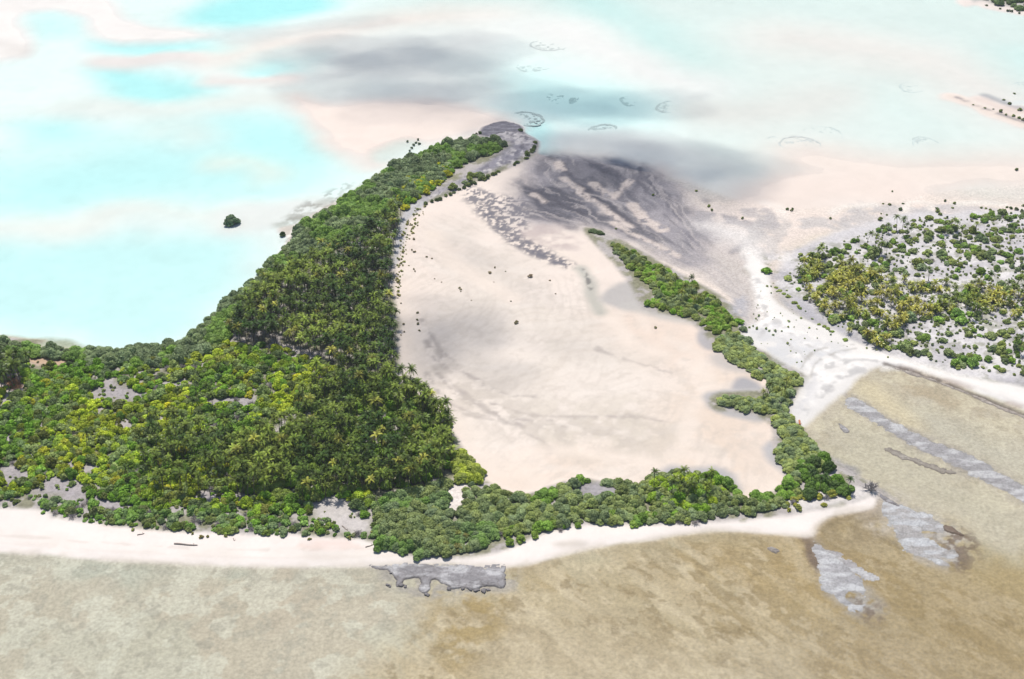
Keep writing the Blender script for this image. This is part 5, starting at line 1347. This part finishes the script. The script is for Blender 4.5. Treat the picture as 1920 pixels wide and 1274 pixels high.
rock_shelf([(1655, 839), (1680, 845), (1730, 863), (1775, 878), (1797, 887), (1782, 891), (1740, 880), (1690, 860)], "thin dark grey rock sliver beside the long rubble bank", h=.3, col=(168, 161, 152), pale=(186, 180, 172), rim=(132, 122, 112), seed=37, edge=1.6)
rock_shelf([(1572, 793), (1584, 799), (1592, 808), (1586, 812), (1577, 804)], "small grey rock patch in the eastern shallows near the sand saddle", h=.4, col=(160, 158, 160), seed=41, edge=.8, cell=.4)
rock_shelf([(1436, 1025), (1450, 1027), (1460, 1033), (1450, 1037), (1438, 1032)], "small grey rock patch just off the southern beach", h=.4, col=(160, 152, 146), seed=43, edge=1.0, cell=.4)
rock_shelf([(1596, 882), (1612, 895), (1640, 915), (1665, 933), (1690, 948), (1680, 950), (1640, 928), (1608, 905)], "narrow dark rock edge behind the dark trees of the eastern corner", h=.5, col=(150, 148, 154), rim=(110, 102, 98), seed=47, edge=.8)
rock_shelf([(1658, 683), (1700, 694), (1760, 714), (1820, 737), (1880, 762), (1930, 783), (2000, 812), (2000, 817), (1925, 787), (1860, 760), (1800, 734), (1740, 712), (1690, 696)], "long thin dark rock ledge along the right-hand beach", h=.3, col=(184, 174, 166), pale=(206, 198, 192), rim=(140, 130, 122), seed=53, edge=1.0)
rock_shelf([(902, 250), (915, 237), (945, 231), (973, 237), (976, 247), (950, 250), (925, 256), (906, 257)], "low dark grey rubble islet off the tip of the spit", h=.5, base=.8, col=(128, 126, 138), pale=(160, 158, 168), rim=(112, 110, 120), seed=59, edge=2.0, cell=.9, slab=4, group=None)

# slabs broken off the front of the long shelf
def boulder(seed):
    rg = np.random.default_rng(seed)
    Vb, Fb = ico()
    k = 1 + .22 * rg.standard_normal(len(Vb))
    V = Vb * k[:, None] * (1.0, .75, .32)
    return mesh_from("rock_slab", V, Fb, M_SHELF, {"Col": np.tile(alb((140, 137, 140)), (len(V), 1))})
BO = [boulder(i) for i in range(4)]
for i, (px, py, s) in enumerate([(752, 1097, 1.6), (760, 1100, 1.0), (727, 1097, 1.0), (731, 1100, .7), (842, 1104, 1.4), (893, 1107, 1.5), (907, 1108, 1.6), (915, 1106, 1.0), (868, 1104, 1.2), (800, 1115, 1.3), (734, 1074, 1.0), (882, 1103, 1.6)]):
    x, y = G(px, py)
    o = put("rock_slab", BO[i % 4], loc=(x, y, -.05)); o.scale = (s, s, s); o.rotation_euler = (0, 0, i * 1.3)
    tag(o, "broken grey slab lying off the front of the long rock shelf", "rock", "slabs off the long rock shelf")

RINGS = [((1035, 84), 17.5, .55, "faint two-lobed coral ring at the top of the lagoon", .85), ((1002, 122), 15.5, .4, "very faint open coral ring below the two-lobed one", .5), ((982, 222), 15.5, .85, "dark broken coral ring beside the tip of the spit", .75),
         ((1050, 179), 15.5, .7, "dark mottled coral patch in the shaded part of the lagoon", 2.0), ((1185, 188), 10, .6, "small coral ring right of the mottled coral patch", .7), ((1256, 200), 11.5, .4, "faint coral ring at the edge of the cloud shadow", .6),
         ((1131, 243), 11.5, .5, "coral arc north of the grey mud fan", .45), ((1715, 163), 12.5, .55, "neat oval coral ring in the pale right-hand lagoon", .95), ((1500, 269), 15, .5, "coral ring touching its larger neighbour in the pale lagoon", .95),
         ((1545, 250), 15, .5, "largest of the three touching coral rings", .95), ((1455, 262), 5.5, .4, "smallest of the three touching coral rings", .9), ((1736, 269), 11.5, .4, "faint dotted coral ring near the right-hand island", .7), ((1918, 164), 12, .35, "faint coral arc at the far right edge", .5)]
for i, ((px, py), rad, dark, label, full) in enumerate(RINGS):
    cx, cy = G(px, py)
    zb = float(fields(np.array([cx]), np.array([cy]), True)[0])
    sd0 = 300 + i * 7
    def fn(x, y):
        dx, dy = x - cx, y - cy
        th = np.arctan2(dy, dx); r = np.hypot(dx, dy)
        rr = rad * (1 + .10 * np.sin(2 * th + i) + .07 * np.sin(3 * th + 2 * i))
        if i == 0: rr = rr * (1 + .16 * np.cos(2 * th))
        wob = fbm(x, y, 3.2, sd0, 4) - .5
        if full > 1.5:
            m = .5 - np.abs(r / rr) + 0 * r
            m = np.where(r < rr * 1.1, (fbm(x, y, 4.0, sd0 + 1, 4) - .50 + .12 * (1 - r / rr)) * 3, -1)
        else:
            ringd = np.abs(r - rr + 2.2 * (vnoise(x, y, 5, sd0 + 2) - .5))
            w = 0.75 * (.6 + .9 * vnoise(x, y, 6, sd0 + 3))
            gap = (vnoise(th * 3 + 20, 0 * th, 1.0, sd0 + 4) < full + .35).astype(float)
            m = np.where(gap > 0, w - ringd + 1.0 * wob, -1)
            inner = np.where(r < rr * .85, (fbm(x, y, 2.5, sd0 + 5, 3) - .62) * 4, -1)
            m = np.maximum(m, inner)
        h = zb - .04 + .09 * smooth(m / 1.0)
        base = np.array(alb((256, 254, 250))); dk = np.array(alb((186, 190, 190)))
        c = np.tile(base * (1 - .7 * dark) + dk * .7 * dark, (x.size, 1)) * (0.85 + .3 * vnoise(x, y, 1.5, sd0))[:, None]
        return m, h, c
    relief("coral_ring", cx - rad * 1.5, cx + rad * 1.5, cy - rad * 1.5, cy + rad * 1.5, .6, fn, label, "coral", "coral rings in the lagoon")

# ------------------------------------------------------------------ driftwood
def log(p, q, r, label, mat=M_LOG, z=0.95):
    a = np.array([*G(*p), 0.0]); b = np.array([*G(*q), 0.0]); c = (a + b) / 2
    zz = max(float(fields(np.array([c[0]]), np.array([c[1]]), True)[0]), 0) + r * .7
    d = b - a; n = np.array([-d[1], d[0], 0]) / np.linalg.norm(d)
    path = [a - c + d * t + n * .25 * math.sin(t * 5 + 1) for t in np.linspace(0, 1, 7)]
    V, F = tube(path, [r * k for k in (.9, 1.1, 1, .95, .85, .8, .55)], 8)
    stub = tube([path[5], path[5] + n * 1.0 + np.array([0, 0, .5])], [r * .5, r * .2], 5)
    V, F, _ = join([(V, F), stub])
    o = put("driftwood_log", mesh_from("driftwood_log", V, F, mat), loc=(c[0], c[1], zz))
    return tag(o, label, "log")
log((327, 1023.5), (371, 1025.5), .42, "long grey driftwood log lying along the middle of the white beach")
log((258, 1007), (271, 1003), .26, "short grey driftwood stick on the upper left beach")
log((641, 990), (653, 998), .25, "short driftwood stick beneath the shrubs near the wooded point")
log((686, 1030), (700, 1024), .28, "grey driftwood stick beside the wooded point")
log((437, 1013), (441, 1017), .2, "tiny driftwood stick below the beach shrubs")
M_RUST = plain_material("rusty_wood", (0.42, 0.16, 0.08), .25)
log((1497.5, 791), (1500.5, 799), .55, "rust-orange log on white sand beside the eastern rim trees", M_RUST)

# ------------------------------------------------------------------ air and clouds
hz_m, nt, out = new_mat("haze")
pv = N(nt, "VolumePrincipled")
pv.inputs["Color"].default_value = (0.93, 0.97, 1.0, 1); pv.inputs["Density"].default_value = 0.00004; pv.inputs["Anisotropy"].default_value = 0.2
nt.links.new(pv.outputs[0], out.inputs["Volume"])
bx = np.array([(x, y, z) for z in (-12.0, 445.0) for y in (-40500.0, 40500.0) for x in (-40500.0, 40500.0)])
hz = put("haze", mesh_from("haze", bx, [(0, 2, 3, 1), (4, 5, 7, 6), (0, 1, 5, 4), (2, 6, 7, 3), (0, 4, 6, 2), (1, 3, 7, 5)], hz_m))
tag(hz, "thin pale haze in the air over the atoll", "haze", kind="stuff")

def cloud_material(name, dens):
    m, nt, out = new_mat(name)
    sc = N(nt, "VolumeScatter"); sc.inputs["Color"].default_value = (.98, .98, .98, 1); sc.inputs["Density"].default_value = dens; sc.inputs["Anisotropy"].default_value = .6
    nt.links.new(sc.outputs[0], out.inputs["Volume"])
    return m
M_CLOUD = cloud_material("cloud", 0.0052)
def cloud(px, py, rx, ry, thick, seed, hgt=1150.0, ang=0.0):
    """a cumulus scrap above the camera; its shadow falls where the photograph shows it"""
    import bmesh
    gx, gy = G(px, py)
    k = hgt / SUNV[2]
    bm = bmesh.new(); bmesh.ops.create_icosphere(bm, subdivisions=5, radius=1)
    V = np.array([v.co for v in bm.verts]); F = np.array([[v.index for v in f.verts] for f in bm.faces]); bm.free()
    n1 = fbm(V[:, 0] * 10 + V[:, 2] * 4 + 50, V[:, 1] * 10 - V[:, 2] * 3 + 50, 7.0, 500 + seed, 4)
    rr = 0.45 + 1.15 * n1
    V = V * rr[:, None] * (rx, ry, thick / 2)
    c, s_ = math.cos(ang), math.sin(ang)
    V[:, :2] = np.stack([V[:, 0] * c - V[:, 1] * s_, V[:, 0] * s_ + V[:, 1] * c], 1)
    o = put("cloud", mesh_from("cloud", V, F, M_CLOUD, smooth_shade=True), loc=(gx + SUNV[0] * k, gy + SUNV[1] * k, hgt))
    return tag(o, kind="structure")
for i, (px, py, rx, ry, th, ang) in enumerate([
    (610, 120, 60, 40, 55, .1), (700, 100, 70, 60, 70, .0), (800, 140, 80, 60, 75, .1), (880, 95, 70, 50, 60, .2), (690, 175, 80, 40, 60, -.1), (960, 185, 80, 50, 70, -.2), (1080, 200, 70, 45, 70, 0), (1230, 192, 60, 32, 60, .2),
    (640, 45, 60, 22, 35, .3), (470, 62, 45, 28, 30, .2), (800, 215, 80, 26, 36, .0), (1110, 270, 70, 45, 60, -.2), (1210, 290, 80, 50, 70, -.2), (1310, 325, 70, 55, 70, -.3), (1380, 350, 40, 45, 55, -.3), (1190, 345, 60, 45, 60, -.2), (1080, 350, 60, 55, 60, 0), (955, 265, 45, 45, 60, 0),
    (840, 600, 42, 26, 62, -.4), (790, 655, 22, 48, 70, .2), (900, 690, 38, 16, 46, -.3), (870, 625, 32, 22, 46, .2), (1010, 640, 40, 16, 16, -.3), (880, 480, 30, 18, 20, -.5), (1010, 560, 34, 14, 16, -.5)]):
    cloud(px, py, rx, ry, th, i, 1150 + 37 * (i % 5), ang)
